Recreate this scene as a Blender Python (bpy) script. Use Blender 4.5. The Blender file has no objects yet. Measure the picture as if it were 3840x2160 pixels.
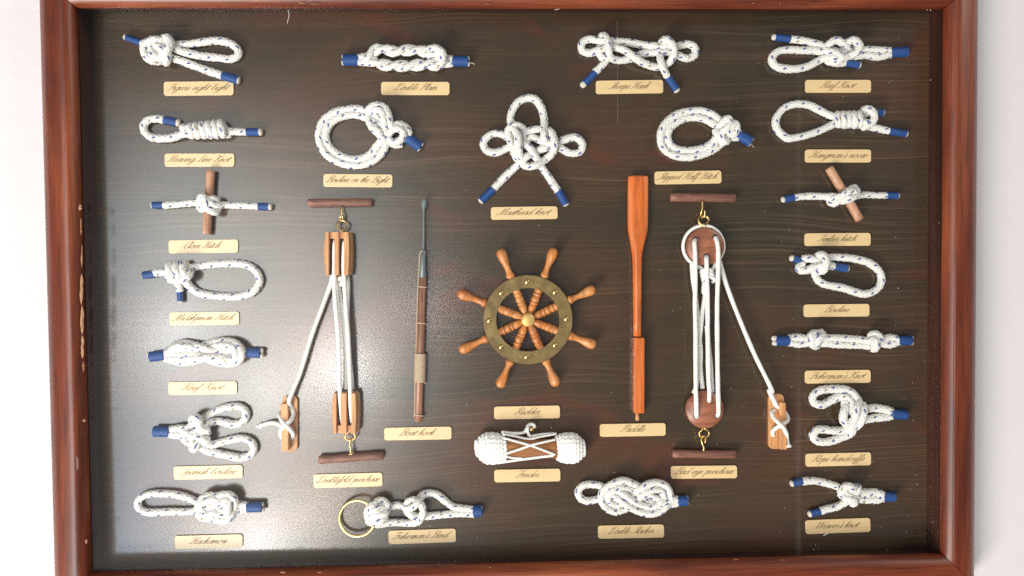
import bpy, math, random
import numpy as np
from mathutils import Vector, Matrix

random.seed(7)
rng = np.random.default_rng(7)
scene = bpy.context.scene
COL = scene.collection

# ------------------------------------------------------------------ camera
F_PX = 2900.0
U = 0.0002                      # metres per photograph pixel on the board
YAW, PITCH, ROLL = -0.033091, -0.027843, 0.009599
CAM = np.array([-0.025134, -0.58, 0.015896])
W, H = 0.62423, 0.40293         # opening of the frame
def rot(a, b, c):
    ca, sa, cb, sb, cc, sc = math.cos(a), math.sin(a), math.cos(b), math.sin(b), math.cos(c), math.sin(c)
    return (np.array([[ca, -sa, 0], [sa, ca, 0], [0, 0, 1]]) @ np.array([[1, 0, 0], [0, cb, -sb], [0, sb, cb]])
            @ np.array([[cc, 0, sc], [0, 1, 0], [-sc, 0, cc]]))
RC = rot(YAW, PITCH, ROLL)
cam_d = bpy.data.cameras.new('camera')
cam_d.sensor_width = 36.0
cam_d.lens = 36.0 * F_PX / 3840.0
cam_d.clip_start = 0.01
cam_d.clip_end = 50
cam = bpy.data.objects.new('camera', cam_d)
COL.objects.link(cam)
cam.matrix_world = Matrix([[RC[0][0], RC[0][2], -RC[0][1], CAM[0]], [RC[1][0], RC[1][2], -RC[1][1], CAM[1]],
                           [RC[2][0], RC[2][2], -RC[2][1], CAM[2]], [0, 0, 0, 1]])
scene.camera = cam

# ------------------------------------------------------------------ world, lamps, exposure
world = bpy.data.worlds.new('World')
scene.world = world
world.use_nodes = True
bg = world.node_tree.nodes['Background']
bg.inputs[0].default_value = (0.93, 0.95, 1.0, 1)
bg.inputs[1].default_value = 0.17

def lamp(name, loc, target, sx, sy, power, col):
    d = bpy.data.lights.new(name, 'AREA')
    d.shape = 'RECTANGLE'; d.size = sx; d.size_y = sy; d.energy = power; d.color = col
    o = bpy.data.objects.new(name, d)
    o.location = loc
    o.rotation_euler = (Vector(target) - Vector(loc)).to_track_quat('-Z', 'Y').to_euler()
    COL.objects.link(o)
GY = -0.0172                    # the glass
def mirror_pt(px, py, yb):
    """point on the plane y=yb behind the viewer that the varnished board reflects at photo pixel px, py"""
    d = RC @ np.array([(px - 1920) / F_PX, 1.0, -(py - 1080) / F_PX])
    g = CAM + d * ((0 - CAM[1]) / d[1])
    d = np.array([d[0], -d[1], d[2]])
    return g + d * ((yb - g[1]) / d[1])
def glare_lamp(name, x0, y0, x1, y1, yb, radiance, col):
    """an unseen lamp, added so that its soft reflection lies on the glass between those photo pixels"""
    a, b = mirror_pt(x0, y0, yb), mirror_pt(x1, y1, yb)
    sx, sy = abs(b[0] - a[0]), abs(b[2] - a[2])
    d = bpy.data.lights.new(name, 'AREA')
    d.shape = 'RECTANGLE' if name == 'glare_tile' else 'ELLIPSE'
    d.size = sx; d.size_y = sy; d.color = col
    d.energy = radiance * math.pi * sx * sy
    o = bpy.data.objects.new(name, d)
    o.location = (a + b) / 2
    o.rotation_euler = (math.radians(90), 0, 0)
    if True: o.rotation_euler = Vector((0, 1, 0)).to_track_quat('-Z', 'Y').to_euler()
    COL.objects.link(o)
lamp('window_light', (-1.15, -1.25, -1.35), (-0.05, 0, 0), 0.72, 0.72, 50.0, (1.0, 0.95, 0.88))
lamp('room_light', (1.85, -1.2, 1.2), (0.1, 0, 0.05), 0.7, 0.7, 15.0, (1.0, 0.94, 0.86))
# unseen lamp grid added behind the viewer, graded to shape the board's glare
XS = [375, 540, 700, 900, 1100, 1300, 1500, 1760]
YS = [380, 560, 750, 950, 1150, 1350, 1550, 1750, 1950, 2250]
GLARE_TILES = [[88, 106, 100, 90, 82, 72, 58], [112, 134, 128, 112, 98, 88, 66], [132, 158, 154, 142, 134, 108, 74], [142, 166, 162, 160, 154, 124, 78], [132, 180, 178, 162, 162, 142, 76],
         [128, 188, 180, 186, 152, 136, 72], [128, 156, 168, 170, 142, 108, 72], [142, 150, 156, 160, 142, 106, 70], [158, 150, 170, 198, 150, 92, 64]]
for r_ in range(9):
    for c_ in range(7):
        lin = ((GLARE_TILES[r_][c_] / 255 + .055) / 1.055) ** 2.4
        cool = 1.0 if c_ > 1 or (r_ < 6 and c_ > 0) else (0.85 if c_ == 1 else (0.78 if r_ < 6 else 0.48))
        glare_lamp('glare_tile', XS[c_], YS[r_], XS[c_ + 1], YS[r_ + 1], -1.6, max(0.1, (lin - 0.035) / 0.055), (0.98 * cool, 0.98 * (cool + 1) / 2, 0.95 if cool == 1 else 1.05))
for nm, x, y, r_, L_, c_ in (('spot', 1292, 1385, 34, 26, (1, .95, .95)), ('spot', 1228, 1295, 26, 11, (1, .25, .28)), ('spot', 1005, 1460, 45, 6, (1, .97, .88)),
                        ('spot', 655, 1255, 60, 5, (1, .98, 1)), ('spot', 1208, 1915, 30, 12, (1, .72, .5)), ('spot', 775, 1985, 34, 8, (1, .8, .6)),
                        ('spot', 960, 2040, 60, 9, (1, .93, .92)), ('spot', 1590, 1150, 26, 8, (1, .95, .95)), ('spot', 1220, 1400, 40, 4, (1, .85, .6))):
    L_ *= 5.0
    glare_lamp('ceiling_' + nm, x - r_, y - r_, x + r_, y + r_, -1.9, L_, c_)  # small unseen lamps added to make the bright spots on the board

scene.view_settings.view_transform = 'Standard'
scene.view_settings.look = 'None'
scene.view_settings.exposure = 0.03
scene.view_settings.gamma = 1.0
scene.cycles.max_bounces = 8
scene.cycles.transparent_max_bounces = 12
scene.cycles.use_denoising = False

# ------------------------------------------------------------------ pixel -> place
def P(px, py, h=0.0):
    """point of the board (or h photograph-pixels in front of it) that the photograph shows at px, py"""
    d = RC @ np.array([(px - 1920) / F_PX, 1.0, -(py - 1080) / F_PX])
    t = (-h * U - CAM[1]) / d[1]
    return CAM + d * t
def PP(pts):
    return np.array([P(*p) for p in pts])

# ------------------------------------------------------------------ materials
def mat(name):
    m = bpy.data.materials.new(name)
    m.use_nodes = True
    nt = m.node_tree
    return m, nt, nt.nodes['Principled BSDF']
def node(nt, typ, **kw):
    n = nt.nodes.new(typ)
    for k, v in kw.items():
        if k.startswith('i_'):
            n.inputs[int(k[2:])].default_value = v
        else:
            setattr(n, k, v)
    return n
def L(nt, a, b):
    nt.links.new(a, b)
def mth(nt, op, a, b=None, c=None):
    n = nt.nodes.new('ShaderNodeMath'); n.operation = op
    for i, x in enumerate((a, b, c)):
        if x is None: continue
        if isinstance(x, (int, float)): n.inputs[i].default_value = x
        else: nt.links.new(x, n.inputs[i])
    return n.outputs[0]
def ramp(nt, fac, stops):
    n = nt.nodes.new('ShaderNodeValToRGB')
    cr = n.color_ramp
    while len(cr.elements) < len(stops): cr.elements.new(0.5)
    for e, (p, c) in zip(cr.elements, stops):
        e.position = p; e.color = (c[0], c[1], c[2], 1) if not isinstance(c, (int, float)) else (c, c, c, 1)
    L(nt, fac, n.inputs[0])
    return n.outputs[0]
def mixc(nt, fac, a, b, mode='MIX'):
    n = nt.nodes.new('ShaderNodeMix'); n.data_type = 'RGBA'; n.blend_type = mode
    for i, x in ((0, fac), (6, a), (7, b)):
        if isinstance(x, (int, float)): n.inputs[i].default_value = x
        elif isinstance(x, tuple): n.inputs[i].default_value = (*x, 1)
        else: L(nt, x, n.inputs[i])
    return n.outputs[2]
def mapped(nt, src, scale, loc=(0, 0, 0)):
    n = nt.nodes.new('ShaderNodeMapping')
    n.inputs['Scale'].default_value = scale
    n.inputs['Location'].default_value = loc
    L(nt, src, n.inputs[0])
    return n.outputs[0]
def noise(nt, vec, scale, detail=3, rough=0.5, dist=0.0):
    n = nt.nodes.new('ShaderNodeTexNoise')
    n.inputs['Scale'].default_value = scale; n.inputs['Detail'].default_value = detail
    n.inputs['Roughness'].default_value = rough; n.inputs['Distortion'].default_value = dist
    L(nt, vec, n.inputs['Vector'])
    return n.outputs['Fac']
def bump(nt, bsdf, height, strength, dist):
    n = nt.nodes.new('ShaderNodeBump')
    n.inputs['Strength'].default_value = strength; n.inputs['Distance'].default_value = dist
    L(nt, height, n.inputs['Height']); L(nt, n.outputs[0], bsdf.inputs['Normal'])
def coords(nt, which='Object'):
    n = nt.nodes.new('ShaderNodeTexCoord')
    return n.outputs[which]

def m_rope(name, tracer, c1=(0.88, 0.87, 0.84), c2=(0.79, 0.76, 0.70), sd=0.66):
    m, nt, b = mat(name)
    uv = coords(nt, 'UV')
    sep = node(nt, 'ShaderNodeSeparateXYZ'); L(nt, uv, sep.inputs[0])
    u = mth(nt, 'DIVIDE', sep.outputs[0], 22.0)
    v = mth(nt, 'MULTIPLY', sep.outputs[1], 6.0)
    p = mth(nt, 'ADD', u, v); q = mth(nt, 'SUBTRACT', u, v)
    ob = coords(nt)
    n1 = noise(nt, mapped(nt, ob, (1, 1, 1)), 90, 2)
    n2 = noise(nt, ob, 900, 3, 0.7)
    base = mixc(nt, n1, c1, c2)
    # shade in the seams between the yarns, painted into the colour
    sp = mth(nt, 'ABSOLUTE', mth(nt, 'SINE', mth(nt, 'MULTIPLY', p, math.pi)))
    sq = mth(nt, 'ABSOLUTE', mth(nt, 'SINE', mth(nt, 'MULTIPLY', q, math.pi)))
    seam = mth(nt, 'MINIMUM', sp, sq)
    sm = ramp(nt, seam, [(0.0, sd), (0.35, 1.0)])
    base = mixc(nt, 1.0, base, sm, 'MULTIPLY')
    if tracer:
        pm = mth(nt, 'FLOORED_MODULO', p, 3.0); qm = mth(nt, 'FLOORED_MODULO', q, 3.0)
        a = mth(nt, 'MULTIPLY', mth(nt, 'GREATER_THAN', pm, 0.15), mth(nt, 'LESS_THAN', pm, 0.66))
        c = mth(nt, 'MULTIPLY', mth(nt, 'GREATER_THAN', qm, 0.02), mth(nt, 'LESS_THAN', qm, 0.98))
        f = mth(nt, 'MULTIPLY', a, c)
        base = mixc(nt, f, base, mixc(nt, n1, (0.03, 0.06, 0.25), (0.10, 0.15, 0.38)))
        # a few tan yarns
        pm2 = mth(nt, 'FLOORED_MODULO', mth(nt, 'ADD', p, 5.0), 9.0); qm2 = mth(nt, 'FLOORED_MODULO', mth(nt, 'ADD', q, 1.0), 9.0)
        f2 = mth(nt, 'MULTIPLY', mth(nt, 'LESS_THAN', pm2, 0.6), mth(nt, 'LESS_THAN', qm2, 0.9))
        base = mixc(nt, f2, base, (0.42, 0.34, 0.22))
    L(nt, base, b.inputs['Base Color'])
    b.inputs['Roughness'].default_value = 0.75
    b.inputs['Sheen Weight'].default_value = 0.25
    b.inputs['Subsurface Weight'].default_value = 0.0
    bump(nt, b, n2, 0.5, 0.0004)
    return m
M = {}
M['rope'] = m_rope('braided_rope', True)
M['cord'] = m_rope('plain_cord', False, (0.93, 0.92, 0.89), (0.88, 0.86, 0.82), 0.85)

def simple(name, col, rough=0.5, metal=0.0, var=0.25, scale=60, coat=0.0, bumps=0.15, bscale=400):
    m, nt, b = mat(name)
    ob = coords(nt)
    n1 = noise(nt, ob, scale, 4, 0.6)
    dark = tuple(c * (1 - var) for c in col); light = tuple(min(1, c * (1 + var)) for c in col)
    L(nt, mixc(nt, n1, dark, light), b.inputs['Base Color'])
    b.inputs['Roughness'].default_value = rough; b.inputs['Metallic'].default_value = metal
    b.inputs['Coat Weight'].default_value = coat
    if bumps: bump(nt, b, noise(nt, ob, bscale, 3), bumps, 0.0003)
    return m
M['blue'] = simple('blue_whipping_thread', (0.010, 0.060, 0.23), 0.55, var=0.35, scale=150)
M['rope_end'] = simple('cut_rope_end', (0.66, 0.60, 0.50), 0.9, var=0.15, scale=500, bumps=0.6)
M['brass'] = simple('brass', (0.80, 0.55, 0.22), 0.32, 1.0, 0.15)
M['ring_brass'] = simple('polished_brass', (1.0, 0.74, 0.30), 0.38, 0.8, 0.1)
M['steel'] = simple('grey_painted_metal', (0.16, 0.20, 0.21), 0.45, 0.3, 0.15)
M['ink'] = simple('brown_ink', (0.31, 0.205, 0.10), 0.7, var=0.3, bumps=0)
M['twine'] = simple('tan_twine', (0.52, 0.40, 0.27), 0.9, var=0.2, scale=600, bumps=0.6)
M['dust'] = simple('dust_specks', (0.7, 0.7, 0.68), 0.9, var=0.1, bumps=0)
M['darkline'] = simple('dark_sheave', (0.02, 0.012, 0.008), 0.6)

def m_wood(name, c1, c2, c3, along, grain=260, rough=0.45, coat=0.3, stretch=18, pores=0.5, uvmode=False, bumps=0.2):
    """wood whose grain runs along axis 0 (x), 1 (y) or 2 (z) of the object, or along u"""
    m, nt, b = mat(name)
    src = coords(nt, 'UV' if uvmode else 'Object')
    s = [grain] * 3; s[along] = grain / stretch
    v = mapped(nt, src, tuple(x * 1.0 for x in s))
    n1 = noise(nt, v, 1.0, 5, 0.6, 0.6)
    s2 = [grain * 0.13] * 3; s2[along] = grain * 0.13 / (stretch * 0.35)
    n2 = noise(nt, mapped(nt, src, tuple(s2), (3, 1, 2)), 1.0, 3, 0.5, 1.2)
    s3 = [grain * 3.2] * 3; s3[along] = grain * 3.2 / (stretch * 1.6)
    n3 = noise(nt, mapped(nt, src, tuple(s3), (1, 7, 2)), 1.0, 2, 0.5)
    base = ramp(nt, n2, [(0.3, c1), (0.5, c2), (0.72, c3)])
    g = ramp(nt, n1, [(0.3, 0.62), (0.6, 1.08)])
    base = mixc(nt, 1.0, base, g, 'MULTIPLY')
    pr = ramp(nt, n3, [(0.34, 1 - pores), (0.42, 1.0)])
    base = mixc(nt, 1.0, base, pr, 'MULTIPLY')
    L(nt, base, b.inputs['Base Color'])
    b.inputs['Roughness'].default_value = rough
    b.inputs['Coat Weight'].default_value = coat
    b.inputs['Coat Roughness'].default_value = 0.32
    bump(nt, b, n1, bumps, 0.0003)
    return m
M['frame_wood'] = m_wood('varnished_mahogany', (0.095, 0.016, 0.005), (0.175, 0.032, 0.009), (0.29, 0.068, 0.018), 0, grain=300, rough=0.42, coat=0.28, stretch=22, uvmode=True, pores=0.45)
M['side_wood'] = m_wood('box_side_wood', (0.11, 0.03, 0.018), (0.17, 0.05, 0.03), (0.24, 0.075, 0.042), 0, grain=300, rough=0.6, coat=0.1, stretch=22, uvmode=True, pores=0.3)
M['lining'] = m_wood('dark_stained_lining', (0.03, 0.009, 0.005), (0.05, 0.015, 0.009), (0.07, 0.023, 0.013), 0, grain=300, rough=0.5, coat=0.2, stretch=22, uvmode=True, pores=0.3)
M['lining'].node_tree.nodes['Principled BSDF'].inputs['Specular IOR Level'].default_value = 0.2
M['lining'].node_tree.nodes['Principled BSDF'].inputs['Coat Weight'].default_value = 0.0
M['bare_and_glare'] = simple('splintered_wood_and_glare', (0.40, 0.22, 0.12), 0.55, var=0.4, scale=700, bumps=0.5)  # pale tone also carries the painted glare on the left rail edge
M['orange_wood'] = m_wood('orange_turned_wood', (0.50, 0.15, 0.035), (0.64, 0.23, 0.055), (0.74, 0.32, 0.10), 2, grain=330, rough=0.42, coat=0.25, stretch=8, pores=0.25)
M['paddle_wood'] = m_wood('paddle_wood', (0.54, 0.105, 0.014), (0.68, 0.155, 0.024), (0.76, 0.22, 0.045), 2, grain=300, rough=0.4, coat=0.35, stretch=14, pores=0.2)
M['block_wood'] = m_wood('pale_orange_wood', (0.60, 0.27, 0.10), (0.74, 0.37, 0.15), (0.82, 0.46, 0.21), 2, grain=320, rough=0.55, coat=0.1, stretch=14, pores=0.2)
M['disc_wood'] = m_wood('red_brown_wood', (0.26, 0.085, 0.042), (0.36, 0.13, 0.07), (0.46, 0.18, 0.10), 0, grain=260, rough=0.42, coat=0.25, stretch=8, pores=0.25)
M['dowel_dark'] = m_wood('dark_dowel_wood', (0.14, 0.055, 0.037), (0.24, 0.10, 0.066), (0.36, 0.17, 0.115), 0, grain=420, rough=0.6, coat=0.1, stretch=9, pores=0.6)
M['dowel_light'] = m_wood('light_dowel_wood', (0.42, 0.20, 0.11), (0.56, 0.29, 0.17), (0.66, 0.38, 0.23), 2, grain=320, rough=0.55, coat=0.1, stretch=14, pores=0.25)
M['pole_wood'] = m_wood('brown_pole_wood', (0.19, 0.08, 0.048), (0.30, 0.13, 0.078), (0.44, 0.21, 0.13), 2, grain=330, rough=0.4, coat=0.3, stretch=14, pores=0.4)
M['core_wood'] = m_wood('fender_core_wood', (0.24, 0.085, 0.025), (0.42, 0.17, 0.05), (0.60, 0.27, 0.09), 0, grain=330, rough=0.6, coat=0.0, stretch=18, pores=0.55)

# stained board
def m_board():
    m, nt, b = mat('dark_stained_board')
    ob = coords(nt)
    w = noise(nt, mapped(nt, ob, (3.2, 1, 8)), 1.0, 2, 0.5, 0.2)
    sep = node(nt, 'ShaderNodeSeparateXYZ'); L(nt, ob, sep.inputs[0])
    z = mth(nt, 'ADD', sep.outputs[2], mth(nt, 'MULTIPLY', w, 0.045))
    fine = noise(nt, mapped(nt, ob, (30, 1, 700)), 1.0, 3, 0.7)
    comb = node(nt, 'ShaderNodeCombineXYZ')
    L(nt, mth(nt, 'MULTIPLY', sep.outputs[0], 3.0), comb.inputs[0])
    L(nt, mth(nt, 'MULTIPLY', z, 560.0), comb.inputs[2])
    rings = noise(nt, comb.outputs[0], 1.0, 2, 0.6)
    lines = ramp(nt, rings, [(0.50, 0.0), (0.62, 0.45), (0.74, 1.0)])
    patch = noise(nt, mapped(nt, ob, (6, 1, 11), (2.3, 0, 4.1)), 1.0, 3, 0.5, 0.3)
    base = ramp(nt, patch, [(0.28, (0.029, 0.027, 0.015)), (0.42, (0.048, 0.031, 0.016)), (0.58, (0.066, 0.036, 0.018)), (0.72, (0.085, 0.035, 0.017))])
    strong = ramp(nt, noise(nt, mapped(nt, ob, (6, 1, 9), (9, 3, 1)), 1.0, 2), [(0.40, 0.08), (0.60, 0.56)])
    lf = mth(nt, 'MULTIPLY', lines, strong)
    base = mixc(nt, lf, base, (0.20, 0.115, 0.062))
    g = ramp(nt, fine, [(0.25, 0.80), (0.75, 1.20)])
    base = mixc(nt, 1.0, base, g, 'MULTIPLY')
    hot = ramp(nt, noise(nt, mapped(nt, ob, (9, 1, 20), (5.3, 0, 1.7)), 1.0, 3, 0.5, 0.8), [(0.62, 0.0), (0.70, 0.30)])
    base = mixc(nt, hot, base, (0.15, 0.028, 0.014))
    L(nt, base, b.inputs['Base Color'])
    b.inputs['Roughness'].default_value = 0.19
    b.inputs['Specular IOR Level'].default_value = 1.0
    peel = mth(nt, 'ADD', mth(nt, 'MULTIPLY', noise(nt, mapped(nt, ob, (1, 1, 1)), 620, 2), 1.0), mth(nt, 'MULTIPLY', rings, 0.10))
    bump(nt, b, peel, 0.045, 0.0003)
    return m
M['board'] = m_board()

def m_plate():
    m, nt, b = mat('cream_label_plastic')
    ob = coords(nt)
    n1 = noise(nt, ob, 40, 3)
    n2 = noise(nt, ob, 700, 3, 0.7)
    base = mixc(nt, n1, (0.78, 0.55, 0.27), (0.86, 0.65, 0.36))
    base = mixc(nt, mth(nt, 'MULTIPLY', n2, 0.22), base, (0.55, 0.38, 0.2))
    L(nt, base, b.inputs['Base Color'])
    b.inputs['Roughness'].default_value = 0.28
    b.inputs['Specular IOR Level'].default_value = 0.8
    return m
M['plate'] = m_plate()

def m_wall():
    m, nt, b = mat('white_plaster')
    ob = coords(nt)
    n1 = noise(nt, ob, 9, 4)
    L(nt, mixc(nt, n1, (0.68, 0.655, 0.665), (0.72, 0.695, 0.705)), b.inputs['Base Color'])
    b.inputs['Roughness'].default_value = 0.9
    bump(nt, b, noise(nt, ob, 55, 4, 0.55), 0.25, 0.002)
    return m
M['wall'] = m_wall()

def m_ring():
    m, nt, b = mat('tarnished_brass')
    ob = coords(nt)
    n1 = noise(nt, ob, 130, 5, 0.65)
    n2 = noise(nt, ob, 900, 2)
    base = ramp(nt, n1, [(0.3, (0.13, 0.085, 0.028)), (0.55, (0.22, 0.15, 0.05)), (0.75, (0.34, 0.24, 0.09))])
    L(nt, base, b.inputs['Base Color'])
    b.inputs['Metallic'].default_value = 0.35
    L(nt, ramp(nt, n1, [(0.3, 0.6), (0.7, 0.38)]), b.inputs['Roughness'])
    bump(nt, b, n2, 0.2, 0.0002)
    return m
M['tarnish'] = m_ring()

def m_glass():
    m = bpy.data.materials.new('etched_picture_glass')
    m.use_nodes = True
    nt = m.node_tree
    nt.nodes.clear()
    out = node(nt, 'ShaderNodeOutputMaterial')
    tr = node(nt, 'ShaderNodeBsdfTransparent'); tr.inputs[0].default_value = (0.97, 0.98, 0.975, 1)
    gl = node(nt, 'ShaderNodeBsdfGlossy'); gl.inputs['Roughness'].default_value = 0.32
    gl.inputs[0].default_value = (1, 1, 1, 1)
    ge = node(nt, 'ShaderNodeNewGeometry')
    dt = node(nt, 'ShaderNodeVectorMath'); dt.operation = 'DOT_PRODUCT'
    L(nt, ge.outputs['Incoming'], dt.inputs[0]); L(nt, ge.outputs['Normal'], dt.inputs[1])
    c5 = mth(nt, 'POWER', mth(nt, 'SUBTRACT', 1.0, mth(nt, 'ABSOLUTE', dt.outputs['Value'])), 5.0)
    fres = mth(nt, 'ADD', 0.008, mth(nt, 'MULTIPLY', c5, 0.5))      # Schlick, the same from both sides of the pane
    ob = coords(nt)
    bn = nt.nodes.new('ShaderNodeBump'); bn.inputs['Strength'].default_value = 0.3; bn.inputs['Distance'].default_value = 0.00005
    L(nt, noise(nt, ob, 1500, 2), bn.inputs['Height']); L(nt, bn.outputs[0], gl.inputs['Normal'])
    mx = node(nt, 'ShaderNodeMixShader')
    L(nt, fres, mx.inputs[0]); L(nt, tr.outputs[0], mx.inputs[1]); L(nt, gl.outputs[0], mx.inputs[2])
    # a vertical reflection painted in as a pale streak, and clouds of dust film
    df = node(nt, 'ShaderNodeBsdfDiffuse'); df.inputs[0].default_value = (0.8, 0.8, 0.8, 1)
    sep = node(nt, 'ShaderNodeSeparateXYZ'); L(nt, ob, sep.inputs[0])
    x0 = float(P(3003, 1000, 83)[0])
    wob = noise(nt, mapped(nt, ob, (1, 1, 12)), 1.0, 2)
    dx = mth(nt, 'ABSOLUTE', mth(nt, 'SUBTRACT', mth(nt, 'ADD', sep.outputs[0], mth(nt, 'MULTIPLY', wob, 0.004)), x0))
    edge = mth(nt, 'MAXIMUM', 0.0, mth(nt, 'SUBTRACT', 1.0, mth(nt, 'DIVIDE', dx, 0.0030)))
    patchy = ramp(nt, noise(nt, mapped(nt, ob, (3, 1, 16), (0, 0, 4.2)), 1.0, 3, 0.6), [(0.35, 0.0), (0.65, 1.0)])
    band = mth(nt, 'MULTIPLY', mth(nt, 'MULTIPLY', edge, patchy), mth(nt, 'LESS_THAN', sep.outputs[2], 0.16))
    film = ramp(nt, noise(nt, mapped(nt, ob, (8, 1, 6)), 1.0, 4, 0.6), [(0.35, 0.0), (0.75, 0.004)])
    amt = mth(nt, 'ADD', mth(nt, 'MULTIPLY', band, 0.028), film)
    dx2 = mth(nt, 'ABSOLUTE', mth(nt, 'SUBTRACT', sep.outputs[0], float(P(2315, 300, 83)[0])))
    scr = mth(nt, 'MULTIPLY', mth(nt, 'LESS_THAN', dx2, 0.00016), mth(nt, 'MULTIPLY', mth(nt, 'GREATER_THAN', sep.outputs[2], float(P(2315, 470, 83)[2])), mth(nt, 'LESS_THAN', sep.outputs[2], float(P(2315, 80, 83)[2]))))
    amt = mth(nt, 'ADD', amt, mth(nt, 'MULTIPLY', scr, 0.10))
    mx2 = node(nt, 'ShaderNodeMixShader')
    L(nt, amt, mx2.inputs[0]); L(nt, mx.outputs[0], mx2.inputs[1]); L(nt, df.outputs[0], mx2.inputs[2])
    L(nt, mx2.outputs[0], out.inputs[0])
    return m
M['glass'] = m_glass()

# ------------------------------------------------------------------ object helpers
def thing(name, label, cat, loc, group=None):
    o = bpy.data.objects.new(name, None)
    o.empty_display_size = 0.01
    o.location = tuple(loc); COL.objects.link(o)
    o['label'] = label; o['category'] = cat
    if group: o['group'] = group
    return o
def mesh_obj(name, V, Fc, m, parent=None, uv=None, smooth=True, label=None):
    V = np.asarray(V, dtype=float)
    off = np.array(parent.matrix_basis.translation if parent is not None else (0, 0, 0), dtype=float)
    if parent is not None and parent.parent is not None:
        off = off + np.array(parent.parent.location)
    me = bpy.data.meshes.new(name)
    base = off
    own = np.zeros(3)
    me.from_pydata((V - base).tolist(), [], [list(map(int, f)) for f in Fc])
    if uv is not None:
        lay = me.uv_layers.new(name='UVMap')
        lay.data.foreach_set('uv', np.asarray(uv, dtype=np.float32).ravel())
    if smooth: me.polygons.foreach_set('use_smooth', [True] * len(me.polygons))
    me.materials.append(m)
    me.update()
    o = bpy.data.objects.new(name, me)
    COL.objects.link(o)
    if parent is not None: o.parent = parent
    if label: o['label'] = label
    return o

class MB:
    """collects shapes for one mesh"""
    def __init__(s): s.V = []; s.F = []; s.n = 0
    def add(s, V, Fc):
        V = np.asarray(V, dtype=float)
        s.V.append(V); s.F += [[i + s.n for i in f] for f in Fc]; s.n += len(V)
        return s
    def obj(s, name, m, parent=None, smooth=False, bev=0.0, label=None):
        o = mesh_obj(name, np.vstack(s.V), s.F, m, parent, smooth=smooth, label=label)
        if bev:
            b = o.modifiers.new('bevel', 'BEVEL'); b.width = bev; b.segments = 3; b.limit_method = 'ANGLE'; b.angle_limit = math.radians(40)
            for p in o.data.polygons: p.use_smooth = True
            w = o.modifiers.new('wn', 'WEIGHTED_NORMAL'); w.keep_sharp = True
        return o

def crom(pts, step):
    """smooth curve through pts, resampled about every `step`"""
    p = np.array(pts, dtype=float)
    if len(p) == 2:
        n = max(2, int(np.linalg.norm(p[1] - p[0]) / step) + 1)
        t = np.linspace(0, 1, n)[:, None]
        return p[0] * (1 - t) + p[1] * t
    q = np.vstack([2 * p[0] - p[1], p, 2 * p[-1] - p[-2]])
    out = []
    for i in range(1, len(q) - 2):
        p0, p1, p2, p3 = q[i - 1], q[i], q[i + 1], q[i + 2]
        d = [max(1e-9, np.linalg.norm(b - a)) ** 0.5 for a, b in ((p0, p1), (p1, p2), (p2, p3))]
        t0, t1, t2, t3 = 0, d[0], d[0] + d[1], d[0] + d[1] + d[2]
        t = np.linspace(t1, t2, 14, endpoint=False)[:, None]
        A1 = (t1 - t) / (t1 - t0) * p0 + (t - t0) / (t1 - t0) * p1
        A2 = (t2 - t) / (t2 - t1) * p1 + (t - t1) / (t2 - t1) * p2
        A3 = (t3 - t) / (t3 - t2) * p2 + (t - t2) / (t3 - t2) * p3
        B1 = (t2 - t) / (t2 - t0) * A1 + (t - t0) / (t2 - t0) * A2
        B2 = (t3 - t) / (t3 - t1) * A2 + (t - t1) / (t3 - t1) * A3
        out.append((t2 - t) / (t2 - t1) * B1 + (t - t1) / (t2 - t1) * B2)
    c = np.vstack(out + [p[-1:]])
    s = np.r_[0, np.cumsum(np.linalg.norm(np.diff(c, axis=0), axis=1))]
    n = max(3, int(s[-1] / step) + 1)
    si = np.linspace(0, s[-1], n)
    return np.stack([np.interp(si, s, c[:, k]) for k in range(c.shape[1])], 1)

def frames(C):
    T = np.gradient(C, axis=0); T /= np.linalg.norm(T, axis=1)[:, None] + 1e-12
    N = np.zeros_like(C)
    a = np.array([0, -1.0, 0]);
    if abs(T[0] @ a) > 0.9: a = np.array([0, 0, 1.0])
    n = a - T[0] * (a @ T[0]); N[0] = n / np.linalg.norm(n)
    for i in range(1, len(C)):
        n = N[i - 1] - T[i] * (N[i - 1] @ T[i]); N[i] = n / (np.linalg.norm(n) + 1e-12)
    return T, N, np.cross(T, N)

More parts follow.
